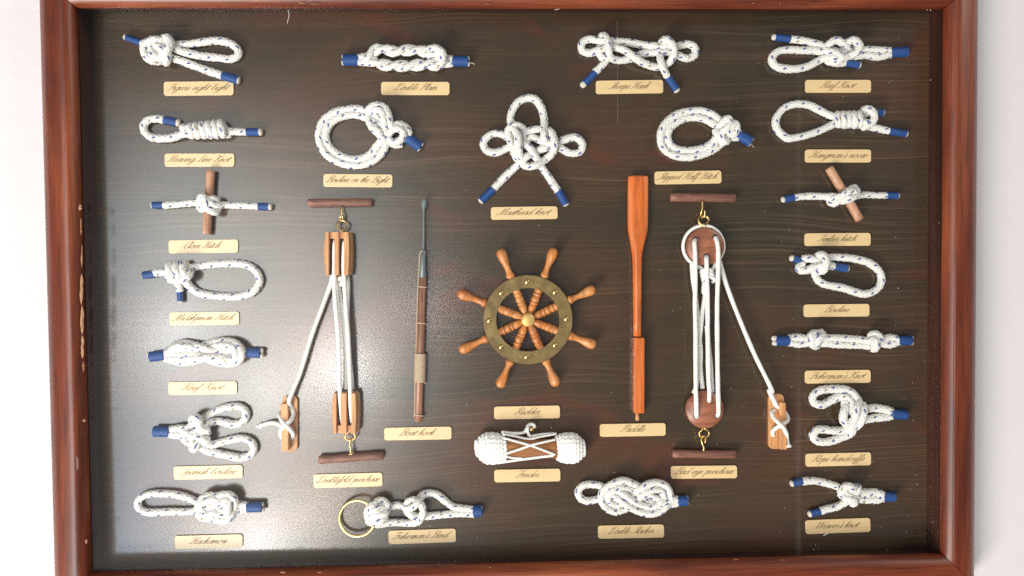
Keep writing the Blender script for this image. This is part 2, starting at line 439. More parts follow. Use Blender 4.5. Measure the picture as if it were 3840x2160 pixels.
def tube(C, r, seg=16, lump=0.0, ridge=None, flat=1.0, caps=True, lu=22.0, lv=6.0, rnd=None):
    """tube about the world curve C; r in metres (number or array). lump: relief of a braid. returns V, F, UV (u in photo pixels)"""
    C = np.asarray(C); n = len(C)
    T, N, B = frames(C)
    s = np.r_[0, np.cumsum(np.linalg.norm(np.diff(C, axis=0), axis=1))] / U
    u0, v0 = (random.uniform(0, 500), random.uniform(0, 1)) if rnd is None else rnd
    r = np.broadcast_to(np.asarray(r, dtype=float), (n,))
    v = np.arange(seg) / seg
    S, Vv = np.meshgrid(s, v, indexing='ij')
    rr = np.repeat(r[:, None], seg, 1).copy()
    if lump:
        p = (S + u0) / lu + lv * (Vv + v0); q = (S + u0) / lu - lv * (Vv + v0)
        h = (np.abs(np.sin(np.pi * p) * np.sin(np.pi * q))) ** 0.6
        rr *= (1 - lump * 0.6 + lump * 1.3 * h)
        w = 1 + 0.035 * np.sin((S + u0) / 37.0) + 0.025 * np.sin((S + u0) / 14.0 + 2)
        rr *= w * (1 + rng.normal(0, 0.018, rr.shape))
    if ridge:
        rr += ridge[0] * U * np.cos(2 * np.pi * S / ridge[1])
    a = 2 * np.pi * Vv
    V = C[:, None, :] + (N[:, None, :] * np.cos(a)[..., None] * flat + B[:, None, :] * np.sin(a)[..., None]) * rr[..., None]
    V = V.reshape(-1, 3)
    F, UV = [], []
    uu = s + u0; vv = np.arange(seg + 1) / seg + v0
    for i in range(n - 1):
        b0 = i * seg; b1 = b0 + seg
        for j in range(seg):
            k = (j + 1) % seg
            F.append((b0 + j, b0 + k, b1 + k, b1 + j))
            UV += [(uu[i], vv[j]), (uu[i], vv[j + 1]), (uu[i + 1], vv[j + 1]), (uu[i + 1], vv[j])]
    if caps:
        V = np.vstack([V, C[:1] - T[:1] * r[0] * 0.35, C[-1:] + T[-1:] * r[-1] * 0.35])
        a0, a1 = len(V) - 2, len(V) - 1
        e = (n - 1) * seg
        for j in range(seg):
            k = (j + 1) % seg
            F.append((a0, k, j)); UV += [(uu[0], v0), (uu[0], vv[j + 1]), (uu[0], vv[j])]
            F.append((a1, e + j, e + k)); UV += [(uu[-1], v0), (uu[-1], vv[j]), (uu[-1], vv[j + 1])]
    return V, F, np.array(UV)

def T_(X0, Y0, s):
    return lambda p: (X0 + p[0] * s, Y0 + p[1] * s, p[2] if len(p) > 2 else 16.0)

def rope(parent, T, pts, r=13.5, m='rope', lump=0.23, name='rope', step=2.6, seg=18, lu=22.0, lv=6.0):
    C = crom([T(p) for p in pts], step)
    # keep the strand off the board
    C[:, 2] = np.maximum(C[:, 2], r * 0.98)
    V, F, UV = tube(PP(C), r * U, seg, lump, lu=lu, lv=lv)
    return mesh_obj(name, V, F, M[m], parent, UV)

def strand_mesh(C_px, r, seg=16, lump=0.23):
    return tube(PP(C_px), r * U, seg, lump)

def join_ropes(parent, Cs, r, m='rope', lump=0.23, name='rope', seg=16):
    Vs, Fs, UVs, n = [], [], [], 0
    for C in Cs:
        V, F, UV = strand_mesh(C, r, seg, lump)
        Vs.append(V); Fs += [tuple(i + n for i in f) for f in F]; UVs.append(UV); n += len(V)
    return mesh_obj(name, np.vstack(Vs), Fs, M[m], parent, np.vstack(UVs))

def whip(parent, T, a, b, r=14.0, z=16, tips=1, tip=7, z2=None, flat=1.0):
    """blue thread whipping from a (rope side) to b (end side) with the cut rope end(s) showing beyond b"""
    z2 = z if z2 is None else z2
    A = np.array(T((*a, z))); B = np.array(T((*b, z2)))
    C = PP(crom([A, B], 1.1))
    rr = np.full(len(C), r * U)
    V, F, UV = tube(C, rr, 24, 0, ridge=(0.45, 4.4), flat=flat)
    w = mesh_obj('whipping', V, F, M['blue'], parent, UV)
    d = (B - A) / np.linalg.norm((B - A)[:2]); nrm = np.array([-d[1], d[0], 0])
    offs = [0] if tips == 1 else [-0.46 * r, 0.46 * r]
    for o_ in offs:
        rt = r * 0.90 if tips == 1 else r * 0.52
        E0 = B - d * 4 + nrm * o_; E1 = B + d * (tip * random.uniform(0.8, 1.15)) + nrm * o_
        Ct = PP(crom([E0, E1], 1.5))
        k = np.linspace(0, 1, len(Ct))
        V, F, UV = tube(Ct, rt * U * (1 - 0.30 * k ** 5), 16, 0.10, lu=9, lv=5)
        mesh_obj('rope_end', V, F, M['rope_end'], w, UV)
    return w

def helix(T, a, b, R0, R1, n, zc, phase=0.0, lean=0.0, flatz=0.85):
    """coil of n turns about the line a-b, radius R0..R1 (photo px), centre height zc"""
    A = np.array(T((*a, 0)))[:2]; B = np.array(T((*b, 0)))[:2]
    d = (B - A) / np.linalg.norm(B - A); nr = np.array([-d[1], d[0]])
    t = np.linspace(0, 1, int(n * 26)); ph = phase + t * n * 2 * np.pi
    R = R0 + (R1 - R0) * t
    c = A[None] + (B - A)[None] * t[:, None] + nr[None] * (R * np.cos(ph))[:, None] + d[None] * (lean * np.cos(ph))[:, None]
    z = zc + R * flatz * np.sin(ph)
    return crom(np.c_[c, z], 2.6)

def twist(C, hr, pitch, phase=0.0, k=2, flat=1.0):
    """k strands twisted about the pixel-space curve C (n,3)"""
    d = np.gradient(C, axis=0); d /= np.linalg.norm(d, axis=1)[:, None]
    nr = np.stack([-d[:, 1], d[:, 0], np.zeros(len(C))], 1)
    s = np.r_[0, np.cumsum(np.linalg.norm(np.diff(C, axis=0), axis=1))]
    out = []
    for j in range(k):
        a = phase + s / pitch * 2 * np.pi + j * 2 * np.pi / k
        D = C + nr * (hr * np.cos(a))[:, None]
        D[:, 2] += hr * flat * np.sin(a)
        out.append(D)
    return out

def double(T, pts, off):
    C = crom([T(p) for p in pts], 2.6)
    d = np.gradient(C, axis=0); d[:, 2] = 0; d /= np.linalg.norm(d, axis=1)[:, None]
    nr = np.stack([-d[:, 1], d[:, 0], np.zeros(len(C))], 1)
    return [C + nr * off, C - nr * off]

def prism(poly, h0, h1, scale1=1.0):
    """poly in photo px on the board -> closed prism between heights h0, h1"""
    n = len(poly); p = np.array(poly, float); c = p.mean(0)
    q = c + (p - c) * scale1
    V = [P(x, y, h0) for x, y in p] + [P(x, y, h1) for x, y in q]
    # keep plan size: heights by moving straight towards the viewer
    V = [np.array([*P(x, y, h0)]) for x, y in p]
    V2 = []
    for (x, y) in q:
        w = P(x, y, h0); V2.append(np.array([w[0], -h1 * U, w[2]]))
    F = [list(range(n))[::-1], list(range(n, 2 * n))] + [[i, (i + 1) % n, n + (i + 1) % n, n + i] for i in range(n)]
    return V + V2, F

def lathe(axis0, axis1, prof, seg=28, flat=1.0):
    """surface of revolution: prof = [(t along axis in m, r in m)]"""
    a0 = np.array(axis0); d = np.array(axis1) - a0; d = d / np.linalg.norm(d)
    up = np.array([0, -1.0, 0]);
    if abs(up @ d) > 0.9: up = np.array([0, 0, 1.0])
    n1 = up - d * (up @ d); n1 /= np.linalg.norm(n1); n2 = np.cross(d, n1)
    V = []; F = []
    for t, r in prof:
        for j in range(seg):
            a = 2 * math.pi * j / seg
            V.append(a0 + d * t + (n1 * math.cos(a) * flat + n2 * math.sin(a)) * r)
    for i in range(len(prof) - 1):
        for j in range(seg):
            k = (j + 1) % seg
            F.append([i * seg + j, i * seg + k, (i + 1) * seg + k, (i + 1) * seg + j])
    F.append(list(range(seg))[::-1]); F.append([(len(prof) - 1) * seg + j for j in range(seg)])
    return V, F

# ------------------------------------------------------------------ the setting and the case
wv = [(-3, 0.0055, -2), (3, 0.0055, -2), (3, 0.0055, 2), (-3, 0.0055, 2)]
wall = mesh_obj('wall', wv, [[0, 1, 2, 3]], M['wall'], smooth=False)
wall['kind'] = 'structure'

case = thing('display_case', 'mahogany framed display case with a dark stained board on the white wall', 'display case', (0, 0, 0))
prof = [(0.0, -0.0176), (0.0, -0.0182), (0.0008, -0.0212), (0.0030, -0.0240), (0.0048, -0.0250), (0.0054, -0.0247), (0.0064, -0.0253), (0.0100, -0.0252), (0.0150, -0.0243),
        (0.0200, -0.0225), (0.0245, -0.0194), (0.0275, -0.0155), (0.0293, -0.0110), (0.0302, -0.0060), (0.0304, 0.0000), (0.0304, 0.0052), (0.0070, 0.0052)]
def rail(side):
    s = np.r_[0, np.cumsum([math.hypot(prof[i + 1][0] - prof[i][0], prof[i + 1][1] - prof[i][1]) for i in range(len(prof) - 1)])]
    w2, h2 = W / 2, H / 2
    n = 90
    V, UV, F = [], [], []
    r2 = random.Random(side)
    for i in range(n):
        t = i / (n - 1) * 2 - 1
        for j, (o, y) in enumerate(prof):
            jit = r2.gauss(0, 0.00002) if 2 < j < 7 and 0 < i < n - 1 else 0
            gap = 0.00022
            if side == 'left': V.append((-w2 - o, y + jit, t * (h2 + o - gap)))
            if side == 'right': V.append((w2 + o, y + jit, t * (h2 + o - gap)))
            if side == 'top': V.append((t * (w2 + o - gap), y + jit, h2 + o))
            if side == 'bottom': V.append((t * (w2 + o - gap), y + jit, -h2 - o))
    m_ = len(prof); uoff = {'left': 0, 'right': 3.3, 'top': 7.7, 'bottom': 11.1}[side]
    Ls = (H if side in ('left', 'right') else W) / 2
    for i in range(n - 1):
        for j in range(m_ - 1):
            f = [i * m_ + j, i * m_ + j + 1, (i + 1) * m_ + j + 1, (i + 1) * m_ + j]
            uvs = [((2 * i / (n - 1) - 1) * Ls + uoff, s[j]), ((2 * i / (n - 1) - 1) * Ls + uoff, s[j + 1]), ((2 * (i + 1) / (n - 1) - 1) * Ls + uoff, s[j + 1]), ((2 * (i + 1) / (n - 1) - 1) * Ls + uoff, s[j])]
            if side in ('right', 'bottom'):
                f = f[::-1]; uvs = uvs[::-1]
            if side == 'bottom' or side == 'left': pass
            F.append(f); UV += uvs
    for e in (0, n - 1):
        F.append([e * m_ + j for j in range(m_)]); UV += [(uoff, s[j]) for j in range(m_)]
    o = mesh_obj('frame_rail', V, F, M['frame_wood'], case, UV)
    e = o.modifiers.new('es', 'EDGE_SPLIT'); e.split_angle = math.radians(50)
    return o
for sd, lb in (('left', 'left rail with a chipped inner edge'), ('right', 'right rail, dark red with a lit inner bevel'), ('top', 'top rail'), ('bottom', 'bottom rail')):
    rail(sd)['label'] = lb

# splintered chips along the frame's inner edges; mid-left ones also paint in glare
def chip_and_glare(px, py, w, l, h, vertical=True):
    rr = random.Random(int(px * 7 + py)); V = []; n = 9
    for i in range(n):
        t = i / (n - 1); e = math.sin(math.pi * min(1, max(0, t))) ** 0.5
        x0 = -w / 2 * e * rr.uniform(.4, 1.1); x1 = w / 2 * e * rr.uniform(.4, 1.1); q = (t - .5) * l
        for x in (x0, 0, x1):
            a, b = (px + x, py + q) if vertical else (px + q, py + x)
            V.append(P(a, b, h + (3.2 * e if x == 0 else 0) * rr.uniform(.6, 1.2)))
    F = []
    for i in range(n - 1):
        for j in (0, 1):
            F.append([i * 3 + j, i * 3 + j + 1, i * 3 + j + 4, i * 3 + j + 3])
    mesh_obj('chip_and_glare', V, F, M['bare_and_glare'], case, smooth=False)
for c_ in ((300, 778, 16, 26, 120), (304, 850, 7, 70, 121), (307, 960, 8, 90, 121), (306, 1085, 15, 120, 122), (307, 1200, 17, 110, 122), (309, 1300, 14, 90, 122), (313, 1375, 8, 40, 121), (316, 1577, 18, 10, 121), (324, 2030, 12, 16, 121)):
    chip_and_glare(*c_)
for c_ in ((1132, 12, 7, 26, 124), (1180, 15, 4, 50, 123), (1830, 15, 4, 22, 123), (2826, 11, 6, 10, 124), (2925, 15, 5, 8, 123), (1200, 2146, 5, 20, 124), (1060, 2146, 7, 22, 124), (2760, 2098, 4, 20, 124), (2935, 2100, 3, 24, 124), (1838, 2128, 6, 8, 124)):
    chip_and_glare(*c_, vertical=False)

def boxm(x0, x1, y0, y1, z0, z1):
    V = [(x, y, z) for x in (x0, x1) for y in (y0, y1) for z in (z0, z1)]
    return V, [[0, 1, 3, 2], [4, 6, 7, 5], [0, 4, 5, 1], [2, 3, 7, 6], [0, 2, 6, 4], [1, 5, 7, 3]]
def box_uv(name, x0, x1, y0, y1, z0, z1, m, parent, along):
    V, F = boxm(x0, x1, y0, y1, z0, z1)
    UV = []
    for f in F:
        for i in f:
            v = V[i]; UV.append((v[2], v[1] * 1.0 + v[0]) if along == 'z' else (v[0], v[1] + v[2]))
    return mesh_obj(name, V, F, m, parent, UV, smooth=False)
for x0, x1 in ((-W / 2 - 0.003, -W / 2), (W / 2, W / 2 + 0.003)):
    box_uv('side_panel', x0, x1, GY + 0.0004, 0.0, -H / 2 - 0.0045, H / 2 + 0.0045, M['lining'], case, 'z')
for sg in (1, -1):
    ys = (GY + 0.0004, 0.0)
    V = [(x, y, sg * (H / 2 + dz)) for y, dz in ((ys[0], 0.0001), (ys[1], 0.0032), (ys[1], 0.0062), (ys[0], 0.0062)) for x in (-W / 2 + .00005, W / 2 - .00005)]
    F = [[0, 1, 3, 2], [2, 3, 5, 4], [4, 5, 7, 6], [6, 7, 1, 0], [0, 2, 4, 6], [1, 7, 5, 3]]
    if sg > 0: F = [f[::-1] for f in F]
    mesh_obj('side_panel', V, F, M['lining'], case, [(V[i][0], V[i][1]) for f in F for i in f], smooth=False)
V, F = boxm(-W / 2 - 0.010, W / 2 + 0.010, 0.0003, 0.0045, -H / 2 - 0.010, H / 2 + 0.010)
mesh_obj('backboard', V, F, M['board'], case, smooth=False)
mesh_obj('glass_pane', [(-W / 2 - .006, GY, -H / 2 - .006), (W / 2 + .006, GY, -H / 2 - .006), (W / 2 + .006, GY, H / 2 + .006), (-W / 2 - .006, GY, H / 2 + .006)], [[0, 1, 2, 3]], M['glass'], case, smooth=False)

# dust on the glass and on the board
mb = MB()
r3 = random.Random(5)
for i in range(170):
    right = r3.random() < 0.45
    px = r3.uniform(2900, 3540) if right else r3.uniform(360, 3500)
    py = r3.uniform(60, 2080)
    if i < 130: py = r3.uniform(1300, 2080) if r3.random() < 0.5 else py
    h = r3.choice((83.5, 3.0, 86.8))
    c = P(px, py, h); s = r3.uniform(0.5, 1.5) * U * (1.5 if r3.random() < 0.08 else 1)
    a = r3.uniform(0, 6.28); el = r3.choice((1, 1, 1.4, 3.0 if r3.random() < 0.3 else 1.2))
    ex = np.array([math.cos(a), 0, math.sin(a)]) * s * el; ez = np.array([-math.sin(a), 0, math.cos(a)]) * s; ey = np.array([0, -s * .5, 0])
    mb.add([c + ex, c + ez, c - ex, c - ez, c + ey, c - ey * .2], [[0, 1, 4], [1, 2, 4], [2, 3, 4], [3, 0, 4], [1, 0, 5], [2, 1, 5], [3, 2, 5], [0, 3, 5]])
for pts in ([(1080, 36, 86.8), (1084, 55, 86.8), (1077, 88, 86.8)], [(2080, 37, 86.8), (2100, 33, 86.8), (2125, 30, 86.8)], [(3088, 2008, 86.8), (3104, 2001, 86.8)], [(3475, 38, 86.8), (3486, 30, 86.8), (3490, 40, 86.8)]):
    V, F, _ = tube(PP(crom(pts, 3)), 1.0 * U, 5); mb.add(V, F)
o = mb.obj('dust', M['dust']); o['kind'] = 'stuff'; o['label'] = 'specks of pale dust scattered over the glass and the dark board'; o['category'] = 'dust'

# ------------------------------------------------------------------ lettering: a slanted round hand drawn stroke by stroke
B_ = [(.75, .9), (.45, 1), (.1, .6), (.1, .2), (.35, 0), (.7, .35), (.82, 1)]
STEM = [(0, .35), (.4, 1.5), (.5, 2), (.32, 2), (.2, 1.2), (.1, 0)]
CST = [(0, 1.5), (.2, 2), (.62, 1.95), (.45, .8), (.1, 0), (-.2, .3)]
PST = [(.7, 1.9), (.5, .8), (.2, 0), (-.1, .2)]
PB = [(.1, 1.3), (.3, 1.9), (.9, 2.1), (1.4, 1.8), (1.2, 1.2), (.7, 1)]
G = {
 'a': ([B_, [(.82, 1), (.72, .25), (.85, 0), (1.1, .35)]], 1.0),
 'b': ([[(0, .35), (.35, 1.2), (.5, 1.9), (.3, 2), (.2, 1.5), (.15, .3), (.4, 0), (.75, .3), (.75, .8), (.5, 1)]], .9),
 'c': ([[(.7, .85), (.45, 1), (.12, .6), (.12, .2), (.4, 0), (.8, .35)]], .75),
 'd': ([B_, [(.98, 2.1), (.75, .25), (.9, 0), (1.1, .35)]], 1.05),
 'e': ([[(.1, .45), (.6, .65), (.6, .95), (.4, 1), (.12, .6), (.12, .2), (.4, 0), (.8, .35)]], .75),
 'f': ([[(0, .35), (.5, 1.4), (.6, 2), (.45, 2.05), (.35, 1.2), (.15, -.9), (-.05, -.8), (.2, 0), (.6, .4)]], .65),
 'g': ([B_, [(.82, 1), (.65, -.6), (.3, -1), (.1, -.7), (.6, -.1), (1.05, .35)]], 1.0),
 'h': ([STEM, [(.15, .5), (.5, 1), (.68, .8), (.6, .2), (.75, 0), (1, .35)]], .95),
 'i': ([[(0, .4), (.25, 1), (.15, .2), (.3, 0), (.55, .35)], [(.38, 1.5), (.46, 1.6)]], .5),
 'k': ([STEM, [(.15, .5), (.5, 1), (.6, .75), (.25, .5), (.6, .1), (.75, 0), (.95, .35)]], .9),
 'l': ([[(0, .35), (.4, 1.4), (.5, 2), (.32, 2), (.18, 1.2), (.15, .2), (.3, 0), (.55, .35)]], .5),
 'm': ([[(0, .7), (.2, 1), (.12, 0)], [(.15, .5), (.45, 1), (.58, .8), (.5, 0)], [(.53, .5), (.85, 1), (1, .8), (.92, .2), (1.05, 0), (1.3, .35)]], 1.25),
 'n': ([[(0, .7), (.2, 1), (.12, 0)], [(.15, .5), (.5, 1), (.65, .8), (.57, .2), (.7, 0), (.95, .35)]], .9),
 'o': ([[(.5, 1), (.12, .6), (.15, .1), (.4, 0), (.72, .4), (.65, .9), (.45, 1), (.9, .75)]], .85),
 'p': ([[(0, .5), (.25, 1.1), (.1, -1)], [(.15, .5), (.5, 1), (.75, .75), (.65, .15), (.35, 0), (.2, .2)], [(.7, .2), (.95, .35)]], .9),
 'r': ([[(0, .5), (.25, 1.05), (.3, .85), (.5, .9), (.42, .2), (.55, 0), (.8, .35)]], .7),
 's': ([[(0, .3), (.4, 1.05), (.55, .4), (.35, 0), (.1, .1), (.6, .3)]], .6),
 't': ([[(0, .35), (.35, 1.5), (.15, .2), (.3, 0), (.55, .35)], [(.0, 1), (.5, 1.05)]], .5),
 'u': ([[(0, .6), (.2, 1), (.1, .2), (.3, 0), (.65, .5), (.78, 1)], [(.78, 1), (.7, .2), (.82, 0), (1.05, .35)]], 1.0),
 'v': ([[(0, .7), (.2, 1), (.2, .2), (.35, 0), (.65, .6), (.6, 1), (.9, .85)]], .8),
 'w': ([[(0, .7), (.2, 1), (.15, .2), (.3, 0), (.55, .4), (.62, 1)], [(.6, .6), (.6, .15), (.75, 0), (1.05, .6), (1, 1), (1.25, .85)]], 1.15),
 'y': ([[(0, .6), (.2, 1), (.15, .3), (.35, .05), (.65, .5), (.8, 1)], [(.8, 1), (.65, -.6), (.3, -1), (.1, -.7), (.6, -.1), (1, .35)]], .95),
 "'": ([[(.3, 2), (.22, 1.6)]], .3), ' ': ([], .7),
 'F': ([[(0, 1.6), (.1, 2.05), (.8, 2), (1.5, 2.15)], [(1, 2.0), (.8, 1), (.5, .1), (.1, 0), (-.1, .3)], [(.25, 1.0), (1.35, 1.12), (1.3, .85)]], 1.3),
 'T': ([[(0, 1.6), (.1, 2.05), (.8, 2), (1.5, 2.15)], [(1, 2.0), (.8, 1), (.5, .1), (.1, 0), (-.1, .3)]], 1.1),
 'D': ([[(.7, 1.9), (.5, .6), (.3, 0), (0, .15), (.5, .15), (1.2, .1), (1.7, .8), (1.5, 1.8), (.8, 2.1), (.2, 1.8), (.2, 1.4)]], 1.6),
 'P': ([PST, PB], 1.25),
 'B': ([PST, PB, [(.7, 1.1), (1.3, .9), (1.3, .3), (.8, 0), (.4, .1)]], 1.4),
 'R': ([PST, PB, [(.75, 1), (1.0, .5), (1.3, 0), (1.6, .35)]], 1.4),
 'S': ([[(1.3, 1.7), (1.1, 2.1), (.7, 1.8), (.9, 1.2), (.9, .4), (.5, 0), (0, .1), (-.1, .4)]], 1.2),
 'H': ([CST, [(1.5, 2.1), (1.2, 1.5), (1.0, .3), (1.2, 0), (1.5, .35)], [(.5, 1.05), (1.2, 1.05)]], 1.5),
 'K': ([CST, [(1.6, 2.0), (1.2, 1.7), (.6, 1.05), (1, .5), (1.3, 0), (1.6, .35)]], 1.45),
 'L': ([[(1.1, 1.7), (.9, 2.1), (.6, 1.6), (.6, .8), (.2, .1), (0, .2), (.3, .25), (.9, 0), (1.3, .4)]], 1.1),
 'M': ([[(-.2, .3), (.1, 0), (.5, 1), (.8, 2.05)], [(.8, 2.05), (.85, 0)], [(.85, 0), (1.6, 2.1)], [(1.6, 2.1), (1.5, .3), (1.7, 0), (2, .35)]], 1.9),
 'C': ([[(1.3, 1.6), (1.2, 2.1), (.7, 2), (.2, 1.2), (.2, .3), (.6, 0), (1.2, .4)]], 1.1),
 'W': ([[(0, 1.6), (.3, 2.1), (.3, 1), (.4, 0)], [(.4, 0), (1.1, 2)], [(1.1, 2), (1.15, 0)], [(1.15, 0), (1.9, 1.8), (1.8, 2.1)]], 1.7),
}
def text_mesh(text, width, xh):
    strokes = []; x = 0
    for ch in text:
        ss, adv = G[ch]
        for s in ss: strokes.append(np.array([(px + x + .72 * py, py) for px, py in s]))
        x += adv
    allp = np.vstack(strokes)
    x0, x1 = allp[:, 0].min(), allp[:, 0].max()
    kx = width / (x1 - x0)
    V, F = [], []
    for s in strokes:
        c = crom(np.c_[(s[:, 0] - (x0 + x1) / 2) * kx, (s[:, 1] - .55) * xh], 1.6)
        d = np.gradient(c, axis=0); d /= np.linalg.norm(d, axis=1)[:, None] + 1e-9
        th = 0.72 + 0.85 * np.clip(np.abs(d[:, 1]) * 1.25 - .15, 0, 1) * (d[:, 1] < 0.3)
        nr = np.c_[-d[:, 1], d[:, 0]]
        b = len(V)
        for p, n_, t in zip(c, nr, th):
            V.append(p + n_ * t); V.append(p - n_ * t)
        for i in range(len(c) - 1):
            F.append([b + 2 * i, b + 2 * i + 1, b + 2 * i + 3, b + 2 * i + 2])
    return np.array(V), F

V2 = 3840 / 2576
def plate(text, x0, y0, x1, y1, tilt, tw, label, xh=11.8):
    cx, cy = (x0 + x1) / 2 * V2, (y0 + y1) / 2 * V2
    w, h = (x1 - x0) * V2 / 2, (y1 - y0) * V2 / 2 - 0.6
    a = math.radians(tilt); ca, sa = math.cos(a), math.sin(a)
    rr = 10
    out = []
    for qx, qy, a0 in ((w - rr, -h + rr, -90), (w - rr, h - rr, 0), (-w + rr, h - rr, 90), (-w + rr, -h + rr, 180)):
        for k in range(6):
            t = math.radians(a0 + k * 18); out.append((qx + rr * math.cos(t), qy + rr * math.sin(t)))
    tf = lambda x, y: (cx + x * ca + y * sa, cy - x * sa + y * ca)
    poly = [tf(*p) for p in out]
    t = thing('name_plate', label, 'name plate', P(cx, cy, 0), 'cream name plates under the exhibits')
    V, F = prism(poly, 0.2, 5.0)
    MB().add(V, F).obj('plate_body', M['plate'], t, bev=0.00022)
    tv, tf_ = text_mesh(text, tw, xh)
    Vw = []
    for x, y in tv:
        w3 = P(*tf(x, -y), 0.2); Vw.append((w3[0], -5.35 * U, w3[2]))
    mesh_obj('lettering', Vw, tf_, M['ink'], t, smooth=False)
PL = [
 ('Figure eight bight', 413, 205, 588.5, 241, .5, 240), ('Double Plain', 959, 206, 1131, 240, 0, 161), ('Sheeps Hank', 1498.5, 202, 1668, 236.5, .8, 165),
 ('Reef Knot', 2024.5, 201, 2190, 234, 0, 141), ('Heaving Line Knot', 415, 386, 590.5, 420, 0, 245), ('Bowline on the Bight', 814, 438, 987.5, 471.5, -.5, 242),
 ('Masthead knot', 1235, 519.5, 1402.5, 552.5, .8, 210), ('Slipped Half Hitch', 1646, 430, 1814, 463.5, 1.0, 237), ('Hangman\'s noose', 2024, 376, 2190, 409.5, 0, 222),
 ('Clove Hitch', 425, 603, 600, 637, .8, 144), ('Timber hitch', 2023, 586, 2189, 619, .4, 156), ('Midshpman Hitch', 427.5, 784, 602.5, 818, .7, 239),
 ('Bowline', 2021, 764.5, 2186, 797, .6, 100), ('Reef Knot', 424.5, 959, 597, 993, .8, 170), ('Fisherman\'s Knot', 2024, 930.5, 2189, 964, .8, 218),
 ('Boat hook', 967, 1073.5, 1136, 1106.5, 1.0, 145), ('Rudder', 1243, 1020.5, 1408.5, 1053.5, 1.0, 98), ('Paddle', 1508.5, 1064.5, 1674, 1097.5, 1.0, 100),
 ('Bad eye purchase', 1687, 1170.5, 1853.5, 1203.5, .6, 229), ('Rope handcuffs', 2025.5, 1138.5, 2190, 1172, 1.3, 206), ('Spanish bowline', 438, 1170.5, 611.5, 1205, 1.2, 219),
 ('Fender', 1243.5, 1179, 1409.5, 1212, 1.0, 89), ('Doublefold purchase', 789.5, 1190, 962.5, 1225.5, 1.6, 241), ('Hackamore', 441, 1344.5, 611.5, 1379, 1.5, 148),
 ('Fisherman\'s Bend', 977.5, 1331, 1147, 1366, 1.9, 225), ('Double Slacker', 1504, 1319.5, 1670, 1353.5, 1.1, 173), ('Weaver\'s knot', 2025, 1304.5, 2188.5, 1340.5, 2.1, 168),
]
SPOT = {0: 'at the top left', 1: 'at the top', 3: 'on the right, under the twice-whipped loop at the top', 13: 'on the left, under the interlocked folded loops'}
for i, (tx, x0, y0, x1, y1, tl, tw) in enumerate(PL):
    if tx == 'Reef Knot': lb = 'cream name plate reading Reef Knot ' + SPOT[i]
    else: lb = 'cream name plate reading ' + tx + ' in slanted brown script'
    plate(tx, x0, y0, x1, y1, tl, tw, lb)

# ------------------------------------------------------------------ knots
KG = 'white rope knots mounted on the board'
def knot(label, cx, cy, name='rope_knot'):
    return thing(name, label, 'knot', P(cx, cy, 0), KG)

# figure eight on a bight
T = T_(400, 80, .31056)
k = knot('white rope loop with a bulky knot at its left, above the Figure eight bight plate', 720, 190)
rope(k, T, [(425, 268, 15), (500, 290, 20), (590, 340, 26), (650, 400, 40), (590, 460, 46), (490, 430, 44), (447, 340, 42), (490, 255, 42), (580, 225, 44), (680, 245, 40), (740, 300, 30), (850, 285, 18), (1000, 275, 16), (1200, 245, 16), (1350, 235, 16), (1490, 265, 16), (1580, 335, 16), (1592, 400, 16), (1510, 455, 16), (1350, 440, 16), (1150, 420, 18), (950, 375, 22), (800, 330, 32), (700, 330, 38), (600, 330, 44), (560, 300, 40)])
rope(k, T, [(690, 470, 22), (600, 480, 26), (500, 450, 26), (465, 370, 24), (520, 310, 30), (620, 300, 46), (680, 350, 52), (650, 440, 48), (560, 400, 50), (540, 330, 46)])
rope(k, T, [(670, 300, 24), (690, 215, 34), (745, 205, 46), (765, 265, 54), (730, 360, 58), (720, 470, 48), (715, 500, 30)], r=14.5)
rope(k, T, [(640, 430, 20), (740, 430, 28), (820, 450, 20), (1000, 515, 16), (1200, 590, 16), (1400, 657, 16)])
whip(k, T, (1395, 655), (1585, 712), 15.5, tip=7)
whip(k, T, (440, 270), (232, 192), 11, z=15, z2=18, tip=9)

# double plain
T = T_(1150, 80, .31056)
k = knot('twisted double rope with a blue band at each end, above Double Plain', 1540, 225)
a1 = crom([T(p) for p in [(680, 455, 30), (770, 410, 30), (850, 335, 32), (950, 335, 32), (1050, 360, 32), (1200, 350, 32), (1330, 345, 32), (1450, 375, 32), (1560, 400, 34), (1640, 450, 30), (1700, 475, 26)]], 2.6)
a2 = crom([T(p) for p in [(690, 465, 26), (800, 480, 28), (900, 520, 28), (1050, 535, 28), (1200, 540, 28), (1330, 530, 28), (1450, 520, 28), (1560, 500, 28), (1650, 470, 28)]], 2.6)
for C in (twist(a1, 9.5, 128, 0.4)): join_ropes(k, [C], 12.2)
for C in (twist(a2, 9.5, 122, 2.0)): join_ropes(k, [C], 12.2)
rope(k, T, [(1470, 345, 36), (1560, 330, 48), (1635, 385, 54), (1640, 470, 52), (1580, 545, 42), (1490, 540, 30)], r=14.5)
rope(k, T, [(620, 440, 24), (700, 430, 26), (760, 400, 26)], r=12); rope(k, T, [(620, 490, 24), (700, 500, 26), (780, 490, 26)], r=12)
rope(k, T, [(1640, 440, 24), (1700, 450, 24), (1770, 460, 22)], r=12); rope(k, T, [(1620, 520, 24), (1690, 520, 24), (1770, 505, 22)], r=12)
whip(k, T, (612, 468), (445, 466), 21, z=24, tips=2, tip=6)
w = whip(k, T, (1768, 483), (1945, 483), 20, z=24, tips=2, tip=7)
V, F, UV = tube(PP(crom([T((1965, 500, 24)), T((2000, 505, 24)), T((2030, 520, 22))], 2)), 1.4 * U, 6)
mesh_obj('frayed_thread', V, F, M['rope_end'], w, UV)

